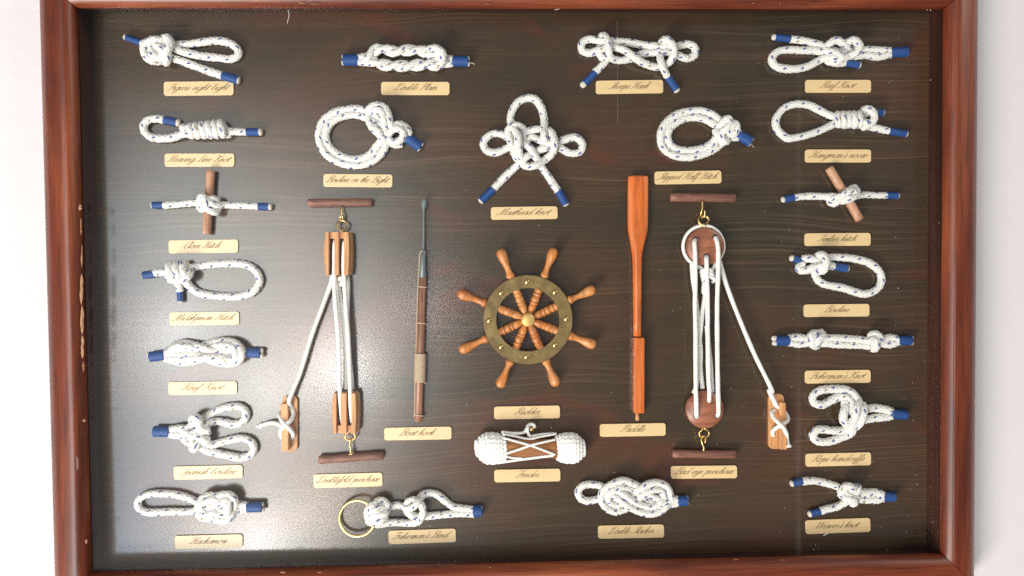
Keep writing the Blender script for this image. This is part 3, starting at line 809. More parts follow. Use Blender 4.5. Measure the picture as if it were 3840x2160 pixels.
# sheepshank
T = T_(2050, 80, .31056)
k = knot('stretched rope knot with a loop each side and two slanting tails, above Sheeps Hank', 2400, 220)
rope(k, T, [(578, 620, 14), (660, 540, 16), (715, 470, 18), (660, 425, 16), (630, 370, 16), (650, 280, 14), (650, 200, 20), (690, 175, 34), (735, 240, 52), (748, 350, 54), (765, 430, 40), (830, 465, 24), (920, 470, 20), (1040, 440, 16), (1150, 395, 16), (1300, 375, 20), (1420, 370, 28), (1560, 400, 18), (1690, 448, 16), (1785, 405, 16), (1785, 315, 16), (1700, 275, 16), (1580, 300, 18), (1440, 300, 28), (1200, 290, 20), (950, 250, 18), (790, 240, 26), (620, 230, 28), (500, 218, 16), (425, 270, 16), (430, 350, 16), (520, 383, 16), (640, 340, 26), (800, 315, 30), (930, 345, 36), (1050, 425, 46), (1160, 500, 34), (1330, 552, 20), (1450, 520, 30), (1525, 430, 48), (1530, 310, 56), (1460, 225, 50), (1395, 240, 30), (1372, 330, 14), (1370, 430, 34), (1395, 540, 46), (1455, 662, 20)], r=13.2)
whip(k, T, (583, 622), (455, 752), 13.5, tip=14)
whip(k, T, (1455, 660), (1570, 830), 14)

# reef knot with loop (right)
T = T_(2750, 80, .31056)
k = knot('rope loop knotted to three blue-bound ends, above the right-hand Reef Knot plate', 3150, 200)
rope(k, T, [(682, 215, 15), (850, 235, 16), (1000, 275, 16), (1110, 312, 18), (1200, 350, 20), (1300, 380, 26), (1400, 405, 40), (1490, 375, 52), (1520, 290, 54), (1455, 228, 48), (1375, 255, 38), (1340, 295, 26), (1390, 345, 18), (1560, 345, 16), (1750, 348, 16), (1905, 362, 18)], r=13.6)
rope(k, T, [(1905, 398, 18), (1750, 428, 16), (1600, 405, 18), (1470, 415, 22), (1400, 350, 26), (1330, 275, 42), (1240, 228, 46), (1165, 268, 40), (1130, 320, 30), (1080, 360, 22), (960, 352, 16), (800, 350, 16), (640, 345, 16), (530, 368, 16), (465, 450, 16), (500, 535, 16), (620, 572, 16), (760, 575, 16), (900, 543, 16), (1040, 470, 20), (1160, 430, 38), (1280, 450, 46), (1400, 420, 36), (1470, 400, 24)], r=13.6)
rope(k, T, [(1120, 420, 18), (1145, 485, 20), (1220, 505, 22), (1345, 500, 18)], r=12.5)
rope(k, T, [(1100, 350, 34), (1220, 380, 48), (1300, 430, 50), (1240, 500, 40), (1180, 480, 30)], r=13)
whip(k, T, (685, 213), (505, 193), 13.5, tip=14)
whip(k, T, (1340, 497), (1515, 528), 13.5, tip=7)
whip(k, T, (1900, 377), (2095, 368), 18.5, z=20, tips=2, tip=4)

# heaving line knot
T = T_(400, 400, .31056)
k = knot('hooked rope with a wrapped coil in its middle, above Heaving Line Knot', 740, 485)
rope(k, T, [(700, 160, 15), (600, 145, 16), (500, 165, 16), (448, 235, 16), (465, 310, 16), (540, 368, 16), (660, 385, 16), (800, 372, 18), (900, 335, 26), (980, 320, 34)], r=13.6)
join_ropes(k, [helix(T, (945, 300), (1440, 265), 17, 25, 6.6, 32, phase=2.2, lean=9)], 13.0)
rope(k, T, [(1380, 250, 40), (1440, 290, 30), (1560, 300, 18), (1700, 306, 16)], r=13)
whip(k, T, (693, 160), (850, 192), 15, tip=12)
whip(k, T, (1690, 306), (1840, 306), 14.5, tip=12)

# bowline on the bight
T = T_(1100, 350, .24845)
k = knot('big double rope ring with one blue end, above Bowline on the Bight', 1370, 510)
rope(k, T, [(1730, 720, 18), (1690, 620, 26), (1690, 540, 34), (1620, 480, 38), (1500, 480, 36), (1380, 440, 30), (1250, 360, 26), (1130, 290, 20), (1000, 240, 16), (820, 243, 16), (600, 300, 16), (450, 420, 16), (388, 600, 16), (405, 750, 16), (500, 915, 16), (650, 1020, 16), (850, 1082, 16), (1050, 1078, 16), (1230, 1000, 16), (1350, 880, 18), (1390, 770, 22), (1320, 640, 40), (1200, 520, 40), (1140, 400, 30), (1130, 280, 28), (1180, 210, 36), (1290, 185, 44), (1380, 225, 50), (1430, 330, 54), (1450, 440, 50), (1500, 540, 36)], r=13.8)
rope(k, T, [(1640, 760, 18), (1530, 770, 20), (1430, 700, 26), (1400, 590, 34), (1320, 500, 34), (1220, 430, 30), (1120, 380, 24), (980, 332, 16), (850, 325, 16), (690, 365, 16), (565, 450, 16), (498, 570, 16), (495, 690, 16), (560, 825, 16), (700, 935, 16), (860, 995, 16), (1040, 985, 16), (1180, 905, 18), (1260, 800, 22), (1330, 700, 36), (1290, 590, 46), (1210, 480, 34)], r=13.8)
rope(k, T, [(1180, 300, 30), (1220, 260, 44), (1300, 240, 52), (1350, 310, 58), (1370, 420, 58), (1400, 520, 44)], r=13.5)
rope(k, T, [(1440, 620, 30), (1500, 540, 44), (1610, 540, 48), (1660, 620, 44), (1620, 700, 40), (1500, 740, 36), (1430, 680, 30)], r=13)
rope(k, T, [(1560, 480, 30), (1680, 500, 32), (1740, 590, 28), (1720, 700, 22)], r=13)
whip(k, T, (1725, 680), (1915, 808), 19.5, z=22, tips=2, tip=5)

# masthead knot
T = T_(1700, 330, .34503)
k = knot('white rope knot with three open loops and two hanging tails, above Masthead knot', 2000, 530)
rope(k, T, [(435, 1097, 15), (560, 965, 16), (700, 835, 24), (790, 750, 40), (880, 700, 26), (980, 655, 36), (1080, 625, 24), (1170, 660, 16), (1280, 710, 16), (1380, 690, 16), (1403, 610, 16), (1330, 537, 16), (1220, 557, 16), (1120, 600, 18), (1020, 600, 38), (930, 565, 30), (850, 535, 22), (790, 590, 14)], r=13.2)
rope(k, T, [(1140, 1120, 15), (1050, 985, 16), (955, 850, 20), (890, 740, 42), (820, 640, 38), (730, 600, 22), (640, 570, 16), (530, 503, 16), (420, 500, 16), (328, 590, 16), (358, 675, 16), (460, 702, 16), (570, 660, 18), (660, 630, 22), (750, 640, 14)], r=13.2)
rope(k, T, [(750, 550, 18), (800, 480, 20), (900, 450, 26), (980, 450, 22), (1060, 480, 36), (1098, 590, 50), (1085, 690, 42), (1010, 770, 28), (900, 838, 42), (800, 850, 30), (720, 800, 20), (670, 720, 26), (640, 640, 38), (610, 540, 36), (598, 460, 34), (650, 405, 40), (720, 415, 36), (770, 470, 20), (740, 540, 14)], r=13.2)
rope(k, T, [(760, 810, 30), (720, 720, 50), (705, 620, 56), (700, 530, 56), (670, 455, 44), (635, 400, 22), (622, 320, 16), (650, 230, 16), (715, 145, 16), (810, 108, 16), (890, 125, 16), (950, 200, 16), (985, 320, 16), (988, 430, 32), (985, 520, 48), (1000, 600, 20)], r=13.4)
whip(k, T, (433, 1100), (300, 1228), 14.5, tip=5)
whip(k, T, (1142, 1123), (1225, 1265), 14.5, tip=5)

# slipped half hitch
T = T_(2400, 370, .22779)
k = knot('oval double rope ring with one blue end, above Slipped Half Hitch', 2630, 505)
rope(k, T, [(1500, 620, 26), (1430, 500, 34), (1330, 390, 28), (1200, 270, 20), (1040, 208, 16), (860, 205, 16), (650, 245, 16), (480, 345, 16), (370, 490, 16), (338, 660, 16), (375, 800, 16), (490, 900, 16), (650, 955, 16), (850, 955, 16), (1050, 908, 16), (1220, 830, 18), (1340, 740, 22), (1420, 650, 34)], r=14)
rope(k, T, [(1560, 600, 30), (1400, 500, 28), (1220, 420, 24), (1080, 345, 18), (920, 308, 16), (780, 315, 16), (620, 375, 16), (500, 480, 16), (450, 610, 16), (480, 735, 16), (580, 825, 16), (760, 855, 16), (940, 845, 16), (1100, 790, 18), (1220, 700, 24), (1270, 600, 36), (1240, 510, 30)], r=14)
rope(k, T, [(1250, 470, 26), (1330, 430, 40), (1400, 360, 50), (1450, 330, 52), (1480, 390, 54), (1430, 480, 56), (1360, 550, 44), (1330, 650, 40), (1400, 710, 38), (1430, 690, 26)], r=14)
rope(k, T, [(1450, 560, 40), (1510, 470, 52), (1570, 410, 48), (1590, 480, 46), (1560, 560, 44), (1500, 620, 40)], r=13.5)
rope(k, T, [(1520, 580, 26), (1600, 520, 28), (1620, 590, 26)], r=13.5); rope(k, T, [(1430, 600, 30), (1530, 640, 24), (1620, 640, 22)], r=12.5)
w = whip(k, T, (1605, 585), (1820, 710), 20, z=22, tips=2, tip=5)
V, F, UV = tube(PP(crom([T((1835, 750, 22)), T((1860, 790, 22)), T((1885, 800, 20))], 2)), 0.8 * U, 5)
mesh_obj('frayed_thread', V, F, M['rope_end'], w, UV)

# hangman's noose
T = T_(2850, 340, .23292)
k = knot('white rope noose with a five turn coil and two blue ends, above Hangman\'s noose', 3140, 455)
rope(k, T, [(1330, 450, 30), (1240, 425, 26), (1100, 390, 18), (950, 312, 16), (800, 240, 16), (690, 218, 16), (560, 220, 16), (400, 272, 16), (295, 380, 16), (250, 500, 16), (275, 620, 16), (350, 705, 16), (450, 768, 16), (600, 752, 16), (770, 712, 16), (950, 650, 16), (1100, 580, 18), (1250, 510, 22), (1330, 500, 28)], r=13.2)
join_ropes(k, [helix(T, (1240, 470), (1690, 465), 20, 22, 5.2, 31, phase=0.2, lean=7)], 13.2)
rope(k, T, [(1640, 600, 26), (1720, 560, 40), (1810, 500, 46), (1840, 420, 46), (1800, 330, 42), (1720, 295, 34), (1640, 330, 30)], r=13.4)
rope(k, T, [(1640, 540, 22), (1760, 580, 18), (1880, 605, 16), (2080, 652, 16)], r=12.6)
rope(k, T, [(1700, 370, 20), (1800, 360, 16), (1880, 358, 15)], r=13)
whip(k, T, (2075, 650), (2345, 690), 13.5, tip=6)
whip(k, T, (1850, 358), (1975, 355), 14, tip=6, z=15)

def dowel(T, a, b, r, z, m, label, jag=0.0, along_name='wooden_dowel'):
    A = PP([T((*a, z))])[0]; B = PP([T((*b, z))])[0]
    Ln = np.linalg.norm(B - A); c = (A + B) / 2
    t = thing(along_name, label, 'dowel', (c[0], 0, c[2]), 'short wooden dowels')
    rr = random.Random(a[0]); R = r * U
    prof_ = [(0, R * .80), (0.0004, R * .97)]
    for i in range(1, 16): prof_.append((Ln * i / 16, R * (1 + rr.gauss(0, jag))))
    prof_ += [(Ln - 0.0004, R * .97), (Ln, R * .80)]
    V, F = lathe(A, B, prof_, 24)
    mesh_obj('stick', V, F, M[m], t)
    return t

# clove hitch
T = T_(500, 620, .2346)
dowel(T, (1238, 78), (1172, 1100), 15.5, 20, 'dowel_light', 'upright pale brown dowel crossed by the Clove Hitch rope')
k = knot('straight white rope hitched round the upright dowel, above Clove Hitch', 795, 765)
rope(k, T, [(482, 640, 16), (700, 622, 18), (880, 606, 24), (1000, 595, 36), (1090, 640, 46), (1200, 700, 54), (1290, 745, 46), (1345, 715, 30), (1330, 650, 16)], r=12.5)
rope(k, T, [(1080, 670, 24), (1065, 580, 44), (1100, 500, 50), (1150, 540, 56), (1160, 640, 60), (1110, 695, 48), (1060, 660, 26)], r=13.6)
rope(k, T, [(1190, 560, 44), (1260, 532, 50), (1330, 550, 42), (1360, 590, 28)], r=11)
rope(k, T, [(1150, 560, 54), (1230, 600, 56), (1320, 635, 46), (1450, 632, 26), (1600, 638, 18), (1800, 645, 16), (2005, 655, 16)], r=12.5)
whip(k, T, (478, 635), (310, 638), 13, tip=5); whip(k, T, (2000, 655), (2165, 662), 13.5, tip=11)

# timber hitch
T = T_(2850, 600, .23292)
dowel(T, (1108, 122), (1608, 965), 16.5, 20, 'dowel_light', 'slanting brown dowel crossed by the Timber hitch rope')
k = knot('white rope with a twisted middle tied across the slanting dowel, above Timber hitch', 3150, 735)
rope(k, T, [(545, 605, 16), (700, 585, 16), (900, 583, 20), (1080, 590, 26), (1200, 590, 34), (1300, 660, 44), (1420, 640, 54), (1520, 580, 48), (1560, 490, 36), (1530, 445, 32), (1450, 480, 44), (1370, 540, 56), (1290, 620, 50), (1200, 700, 36), (1130, 680, 26), (1120, 620, 20)], r=12.4)
rope(k, T, [(1130, 630, 34), (1230, 600, 44), (1330, 560, 54), (1420, 510, 58), (1500, 500, 52), (1540, 560, 44)], r=12)
rope(k, T, [(1380, 600, 52), (1460, 610, 54), (1560, 580, 36), (1680, 560, 20), (1850, 568, 16), (2045, 572, 16)], r=11.5)
whip(k, T, (548, 605), (385, 635), 13, tip=11); whip(k, T, (2035, 570), (2215, 573), 13, tip=5)

# midshipman hitch
T = T_(500, 940, .21739)
k = knot('wide oval rope loop with one blue end pointing down, above Midshpman Hitch', 790, 1050)
rope(k, T, [(362, 385, 16), (480, 370, 20), (600, 370, 30), (750, 360, 30), (900, 300, 26), (1050, 285, 18), (1300, 240, 16), (1600, 218, 16), (1850, 225, 16), (2030, 280, 16), (2150, 400, 16), (2180, 540, 16), (2080, 690, 16), (1900, 772, 16), (1650, 790, 16), (1300, 760, 16), (1100, 712, 16), (980, 620, 18), (910, 530, 22), (870, 450, 30)], r=13.6)
for i, x in enumerate((655, 770, 890)):
    rope(k, T, [(x + 30, 250, 18), (x - 20, 245 - 8 * i, 36), (x - 35, 310, 50), (x - 10, 400, 54), (x + 20, 470, 44)], r=14)
rope(k, T, [(610, 420, 30), (620, 475, 42), (720, 505, 50), (830, 500, 54), (930, 455, 54), (975, 390, 44), (950, 340, 28)], r=14)
rope(k, T, [(640, 500, 24), (720, 520, 34), (770, 560, 26), (795, 640, 18), (805, 705, 16)], r=13)
whip(k, T, (365, 400), (175, 425), 14, tip=2); whip(k, T, (800, 695), (815, 872), 11.5, tip=4)

# bowline
T = T_(2900, 900, .21739)
k = knot('slanting oval rope loop, knot at its upper left, above the plain Bowline plate', 3140, 1030)
rope(k, T, [(500, 330, 18), (600, 318, 26), (740, 340, 34), (860, 330, 26), (1000, 300, 18), (1200, 303, 16), (1400, 325, 16), (1600, 375, 16), (1750, 460, 16), (1840, 570, 16), (1865, 690, 16), (1810, 820, 16), (1690, 905, 16), (1560, 930, 16), (1400, 892, 16), (1200, 825, 16), (1000, 790, 16), (850, 750, 16), (745, 660, 16), (710, 560, 22), (740, 470, 38), (830, 430, 44), (900, 430, 34)], r=13.6)
rope(k, T, [(450, 330, 15), (500, 400, 18), (460, 440, 18), (430, 480, 20), (480, 525, 24), (580, 520, 30), (680, 475, 40), (780, 440, 42), (880, 440, 36), (1035, 450, 18)], r=13.6)
rope(k, T, [(740, 310, 20), (790, 255, 38), (860, 265, 52), (905, 350, 60), (905, 450, 58), (860, 525, 46), (790, 540, 28)], r=13.2)
whip(k, T, (480, 362), (335, 318), 13, tip=13, z=18); whip(k, T, (1030, 455), (1275, 490), 14.5, tip=5)

# fisherman's knot
T = T_(2860, 1200, .23292)
k = knot('two parallel white ropes joined by two bulky knots, above Fisherman\'s Knot', 3160, 1278)
rope(k, T, [(412, 300, 18), (560, 285, 18), (760, 305, 22), (860, 330, 30), (1000, 295, 22), (1250, 298, 17), (1500, 315, 17), (1740, 335, 24), (1900, 330, 24), (2040, 285, 20), (2180, 315, 20)], r=14)
rope(k, T, [(412, 360, 18), (560, 385, 18), (760, 365, 22), (950, 368, 20), (1200, 390, 17), (1500, 402, 17), (1740, 412, 22), (1900, 375, 24), (2040, 390, 20), (2180, 350, 20)], r=14)
rope(k, T, [(850, 420, 26), (810, 400, 44), (785, 320, 54), (790, 240, 50), (850, 215, 42), (900, 260, 30)], r=14.5)
rope(k, T, [(860, 420, 22), (860, 370, 50), (900, 290, 58), (960, 250, 50), (935, 205, 38), (880, 220, 24)], r=14.5)
rope(k, T, [(1730, 260, 26), (1800, 225, 44), (1870, 270, 52), (1880, 340, 46), (1830, 390, 40)], r=14.5)
rope(k, T, [(1760, 300, 40), (1810, 330, 58), (1820, 400, 58), (1800, 455, 44), (1760, 450, 26)], r=15)
whip(k, T, (415, 332), (215, 332), 19, z=20, tips=2, tip=14); whip(k, T, (2175, 330), (2385, 325), 18.5, z=20, tips=2, tip=9)

# rope handcuffs
T = T_(2960, 1420, .22779)
k = knot('white rope with two curled loops opening to the left, above Rope handcuffs', 3200, 1555)
rope(k, T, [(1690, 540, 18), (1550, 500, 18), (1400, 480, 18), (1280, 490, 24), (1180, 440, 36), (1120, 340, 34), (1040, 240, 24), (960, 195, 18), (850, 175, 16), (650, 172, 16), (490, 200, 16), (390, 280, 16), (395, 380, 16), (520, 432, 16), (660, 370, 16), (800, 305, 18), (900, 290, 24), (990, 350, 30), (1030, 450, 38), (1060, 560, 44), (1110, 640, 38), (1180, 670, 28)], r=14.5)
rope(k, T, [(1690, 610, 18), (1550, 635, 18), (1400, 645, 18), (1260, 675, 22), (1150, 660, 30), (1080, 560, 26), (960, 500, 24), (920, 400, 30), (950, 360, 24)], r=14.5)
rope(k, T, [(920, 380, 22), (925, 480, 40), (895, 580, 46), (890, 680, 44), (950, 750, 38), (1060, 740, 40), (1150, 700, 34)], r=15)
rope(k, T, [(1200, 420, 30), (1225, 520, 46), (1210, 620, 52), (1180, 700, 50), (1110, 780, 36), (980, 820, 24), (850, 850, 18), (700, 850, 16), (560, 835, 16), (450, 845, 16), (390, 920, 16), (430, 1010, 16), (560, 1045, 16), (720, 1015, 16), (860, 965, 18), (980, 910, 24), (1040, 840, 36), (1010, 760, 30)], r=14.5)
rope(k, T, [(1150, 380, 40), (1110, 480, 56), (1090, 580, 58), (1070, 660, 50), (1000, 720, 44)], r=14.5)
whip(k, T, (1680, 575), (1920, 592), 18.5, z=20, tips=2, tip=5)

# weaver's knot
T = T_(2900, 1750, .21739)
k = knot('white rope knot with two blue-tipped ends spreading left, above Weaver\'s knot', 3160, 1865)
rope(k, T, [(500, 252, 16), (700, 242, 16), (900, 280, 16), (1080, 335, 18), (1200, 400, 28), (1280, 480, 44), (1370, 560, 52), (1400, 620, 40), (1350, 640, 28)], r=13.4)
rope(k, T, [(812, 765, 16), (950, 722, 16), (1100, 685, 16), (1240, 610, 24), (1340, 520, 34), (1420, 440, 46), (1470, 370, 46), (1440, 345, 30)], r=13.4)
rope(k, T, [(1180, 500, 24), (1175, 420, 40), (1240, 345, 50), (1340, 350, 54), (1370, 420, 46), (1320, 480, 34)], r=14.5)
rope(k, T, [(1190, 470, 30), (1250, 540, 50), (1340, 560, 56), (1400, 520, 44), (1450, 450, 30)], r=14)
rope(k, T, [(1400, 430, 26), (1600, 450, 20), (1760, 445, 20), (1895, 488, 20)], r=15); rope(k, T, [(1400, 545, 26), (1600, 560, 20), (1760, 565, 20), (1895, 535, 20)], r=15)
whip(k, T, (497, 248), (330, 288), 13.5, tip=10); whip(k, T, (802, 772), (640, 812), 13.5, tip=10); whip(k, T, (1888, 512), (2085, 520), 18.5, z=20, tips=2, tip=4)

# reef knot (left)
T = T_(520, 1230, .20186)
k = knot('two interlocked folded rope loops, blue band each end, above the left-hand Reef Knot plate', 775, 1320)
rope(k, T, [(480, 480, 20), (600, 400, 18), (720, 305, 16), (860, 275, 16), (1000, 300, 20), (1130, 345, 36), (1280, 390, 42), (1450, 415, 30), (1650, 420, 22), (1830, 430, 20), (2015, 440, 20)], r=13.5)
rope(k, T, [(480, 500, 20), (620, 430, 22), (780, 390, 26), (940, 385, 30), (1080, 385, 26), (1220, 320, 24), (1400, 265, 24), (1600, 245, 26), (1760, 265, 32), (1870, 350, 40), (1920, 470, 46), (1880, 590, 42), (1740, 655, 32), (1560, 650, 26), (1400, 610, 22), (1260, 555, 20), (1100, 500, 26), (940, 490, 28), (780, 505, 26), (600, 520, 22), (480, 520, 20)], r=13.8)
rope(k, T, [(480, 550, 18), (640, 600, 18), (820, 640, 16), (1000, 620, 22), (1180, 570, 40), (1330, 540, 42), (1500, 540, 32), (1700, 535, 22), (1860, 520, 20), (2015, 475, 20)], r=13.5)
rope(k, T, [(1180, 400, 20), (1400, 340, 30), (1580, 320, 38), (1740, 350, 44), (1810, 460, 48), (1760, 570, 46), (1600, 600, 36), (1400, 570, 24), (1180, 520, 22)], r=13.5)
rope(k, T, [(560, 560, 24), (700, 570, 28), (860, 570, 30), (1000, 560, 34), (1120, 530, 28)], r=12.5); rope(k, T, [(560, 440, 24), (700, 340, 26), (860, 335, 30), (1000, 360, 36), (1110, 400, 30)], r=12.5)
whip(k, T, (478, 505), (215, 535), 19, z=22, tips=2, tip=7); whip(k, T, (2010, 455), (2265, 465), 19, z=22, tips=2, tip=12)

# spanish bowline
T = T_(520, 1480, .22777)
k = knot('white rope with two ear-shaped loops pointing right from a knot, above Spanish bowline', 770, 1620)
rope(k, T, [(505, 575, 20), (600, 560, 24), (700, 550, 26), (790, 560, 28), (880, 500, 28), (980, 440, 24), (1080, 385, 18), (1220, 295, 16), (1360, 230, 16), (1520, 195, 16), (1660, 195, 16), (1755, 265, 16), (1765, 370, 16), (1690, 455, 16), (1550, 485, 16), (1400, 450, 16), (1270, 440, 16), (1150, 480, 26), (1080, 550, 40), (980, 600, 44), (860, 640, 36), (780, 620, 26)], r=13.6)
rope(k, T, [(505, 640, 20), (600, 660, 24), (720, 670, 28), (780, 750, 28), (880, 800, 34), (1000, 850, 26), (1120, 920, 18), (1280, 960, 16), (1480, 1000, 16), (1680, 1035, 16), (1840, 985, 16), (1900, 880, 16), (1840, 760, 16), (1700, 715, 16), (1520, 740, 16), (1350, 785, 18), (1210, 820, 24), (1090, 790, 38), (1010, 720, 46), (1020, 630, 48), (1090, 600, 44), (1150, 640, 32)], r=13.6)
rope(k, T, [(920, 500, 22), (880, 440, 34), (890, 380, 46), (950, 370, 54), (990, 440, 58), (1000, 540, 48)], r=13.6)
rope(k, T, [(1000, 780, 44), (950, 840, 52), (905, 900, 40), (880, 860, 26)], r=13.6)
rope(k, T, [(860, 680, 40), (960, 680, 52), (1060, 730, 54), (1150, 740, 40)], r=13.6)
rope(k, T, [(1000, 640, 40), (1080, 590, 52), (1160, 590, 44)], r=14); rope(k, T, [(720, 600, 26), (820, 640, 40), (900, 740, 44)], r=13)
whip(k, T, (508, 608), (255, 604), 20, z=22, tips=2, tip=1)

# hackamore
T = T_(480, 1790, .21739)
k = knot('narrow white rope loop with a dense round woven knot at its right, above Hackamore', 735, 1900)
rope(k, T, [(1300, 440, 34), (1220, 435, 24), (1090, 375, 16), (950, 325, 16), (800, 290, 16), (600, 278, 16), (380, 285, 16), (220, 350, 16), (170, 450, 16), (210, 550, 16), (330, 600, 16), (500, 602, 16), (700, 590, 16), (900, 593, 16), (1080, 585, 16), (1220, 560, 22), (1300, 530, 36)], r=12.8)
rope(k, T, [(1220, 600, 24), (1215, 480, 36), (1280, 370, 40), (1400, 315, 42), (1520, 325, 44), (1640, 300, 44), (1760, 310, 44), (1840, 390, 40), (1840, 500, 32), (1780, 580, 24)], r=13.4)
rope(k, T, [(1210, 560, 34), (1240, 660, 40), (1340, 700, 42), (1460, 700, 42), (1560, 730, 40), (1680, 740, 40), (1780, 680, 38), (1820, 590, 30)], r=13.4)
rope(k, T, [(1280, 560, 44), (1270, 470, 50), (1350, 400, 52), (1470, 380, 52), (1600, 400, 46), (1690, 460, 52), (1730, 560, 52), (1700, 640, 46)], r=12.6)
rope(k, T, [(1290, 600, 46), (1380, 640, 50), (1500, 610, 54), (1620, 640, 48), (1720, 620, 40)], r=12.6)
rope(k, T, [(1380, 470, 44), (1500, 460, 50), (1620, 440, 54), (1700, 370, 52), (1680, 320, 40)], r=12.4); rope(k, T, [(1360, 540, 40), (1500, 550, 46), (1640, 560, 50), (1740, 500, 54), (1770, 400, 46)], r=12.4)
rope(k, T, [(1780, 440, 28), (1880, 465, 24), (1980, 470, 20), (2070, 490, 20)], r=13); rope(k, T, [(1760, 650, 28), (1860, 620, 24), (1960, 570, 20), (2070, 540, 20)], r=13)
whip(k, T, (2060, 515), (2315, 512), 19, z=22, tips=2, tip=7)

# fisherman's bend
T = T_(1240, 1800, .24068)
k = knot('white rope knotted to the brass ring, above Fisherman\'s Bend', 1560, 1920)
rope(k, T, [(780, 560, 20), (860, 500, 30), (880, 400, 40), (830, 325, 40), (750, 320, 36), (690, 360, 44), (640, 400, 50), (590, 450, 52), (575, 550, 52), (600, 640, 46), (680, 680, 40), (780, 690, 26), (900, 668, 18), (1050, 660, 16), (1220, 668, 18), (1340, 655, 32), (1420, 570, 46), (1440, 460, 50), (1390, 360, 44), (1290, 305, 36), (1205, 340, 30), (1180, 430, 24), (1220, 520, 34), (1320, 560, 40), (1420, 565, 26), (1520, 562, 17), (1700, 545, 16), (2000, 522, 18), (2235, 528, 20)], r=13.2)
rope(k, T, [(600, 600, 40), (640, 560, 54), (740, 540, 60), (840, 520, 54), (880, 460, 38)], r=14)
rope(k, T, [(600, 500, 46), (660, 470, 58), (740, 440, 58), (830, 410, 44), (930, 415, 24), (1040, 390, 16), (1130, 410, 20), (1210, 440, 40), (1290, 415, 54), (1350, 350, 56), (1400, 270, 36), (1470, 215, 22), (1570, 205, 16), (1680, 240, 16), (1790, 330, 16), (1900, 410, 16), (2050, 440, 18), (2235, 462, 20)], r=13.2)
rope(k, T, [(620, 640, 46), (700, 620, 58), (790, 600, 58), (860, 560, 44)], r=14); rope(k, T, [(660, 690, 34), (740, 660, 46), (820, 640, 44)], r=12)
rope(k, T, [(1200, 470, 30), (1250, 540, 46), (1310, 600, 40), (1360, 660, 26)], r=12.5)
whip(k, T, (2228, 485), (2350, 487), 22, z=22, tips=2, tip=3)

rg = thing('brass_ring', 'shiny brass ring held by the knotted rope at the bottom', 'ring', P(1342, 1945, 0))
c0 = np.array([1240 + 418 * .24068, 1800 + 598 * .24068]); R0 = 67.0
circ = [(c0[0] + R0 * math.cos(t), c0[1] + R0 * math.sin(t), 34 + 16 * math.cos(t)) for t in np.linspace(0, 2 * math.pi, 97)]
V, F, UV = tube(PP(circ), 5.8 * U, 14, caps=False)
mesh_obj('ring_band', V, F, M['ring_brass'], rg, UV)

# double slacker
T = T_(2120, 1760, .20186)
k = knot('fat figure-eight knot of doubled rope with a small loop at left, above Double Slacker', 2370, 1865)
rope(k, T, [(740, 360, 28), (650, 305, 20), (540, 285, 16), (420, 280, 16), (300, 320, 16), (240, 420, 16), (290, 540, 16), (420, 585, 16), (560, 560, 16), (680, 530, 22), (760, 500, 30)], r=13.2)
D1 = [(980, 740, 24), (840, 690, 30), (740, 590, 34), (735, 470, 38), (820, 370, 42), (950, 300, 42), (1080, 270, 38), (1220, 320, 34), (1360, 390, 28), (1480, 470, 24), (1600, 560, 24), (1720, 610, 26), (1860, 620, 24)]
D2 = [(900, 430, 30), (1040, 510, 46), (1160, 600, 48), (1290, 680, 42), (1450, 740, 36), (1600, 760, 34), (1740, 720, 34), (1830, 640, 34), (1880, 600, 26)]
D3 = [(960, 720, 30), (1080, 680, 26), (1200, 590, 24), (1320, 490, 36), (1440, 400, 48), (1570, 330, 48), (1700, 310, 44), (1830, 360, 40), (1880, 450, 34), (1900, 540, 26)]
for D in (D1, D2, D3):
    for C in double(T, D, 12.8): join_ropes(k, [C], 12.8)
rope(k, T, [(1830, 580, 26), (1950, 570, 22), (2100, 565, 20)], r=15); rope(k, T, [(1830, 650, 26), (1950, 640, 22), (2100, 610, 20)], r=14.5)
whip(k, T, (2090, 592), (2262, 578), 19.5, z=22, tips=2, tip=4)

# ------------------------------------------------------------------ ship's wheel
T = T_(1680, 900, .40718)
wc = np.array([1680 + 735 * .40718, 900 + 732 * .40718])
wh = thing('ship_wheel', 'wooden ship\'s wheel with eight handles and a tarnished brass rim', 'wheel', P(*wc, 0))
tips = [(485, 105), (975, 95), (1335, 455), (1340, 965), (995, 1325), (480, 1338), (125, 1012), (108, 492)]
ZC = 36
def wpt(x, y, h):   # plan position of a photo point measured at height ZC, moved to height h
    w = P(x, y, ZC); return np.array([w[0], -h * U, w[2]])
C0 = wpt(*wc, ZC)
for tx, ty in tips:
    a = np.array([T((tx, ty))[0], T((tx, ty))[1]])
    d = wpt(*a, ZC) - C0; R = np.linalg.norm(d) / U; d = d / np.linalg.norm(d)
    R += 9
    ph = [(r_ * U, w_ * U) for r_, w_ in [(158, 9), (165, 12.5), (168, 15.5), (173, 17), (178, 14.5), (186, 11.5), (198, 10.6), (212, 11.6), (228, 15), (243, 18.2), (256, 19), (264, 17.2), (270, 12.5), (273.5, 5)]]
    k_ = (R - 158) / (273.5 - 158)
    ph = [((158 + (t / U - 158) * k_) * U, r_) for t, r_ in ph]
    V, F = lathe(C0, C0 + d, ph, 24); mesh_obj('handle', V, F, M['orange_wood'], wh)
    ps = [(r_ * U, w_ * U) for r_, w_ in [(14, 5), (22, 8), (34, 12), (46, 14.2), (56, 14), (58, 12.4), (60, 12.4), (61, 15.2), (68, 15.4), (69, 12.6), (71, 12.6), (72, 15), (80, 15.4), (90, 14.6), (92, 12.6), (94, 12.6), (95, 15.6), (103, 16), (104, 13), (106, 13), (107, 14.6), (128, 14)]]
    V, F = lathe(C0, C0 + d, ps, 24); mesh_obj('spoke', V, F, M['orange_wood'], wh)
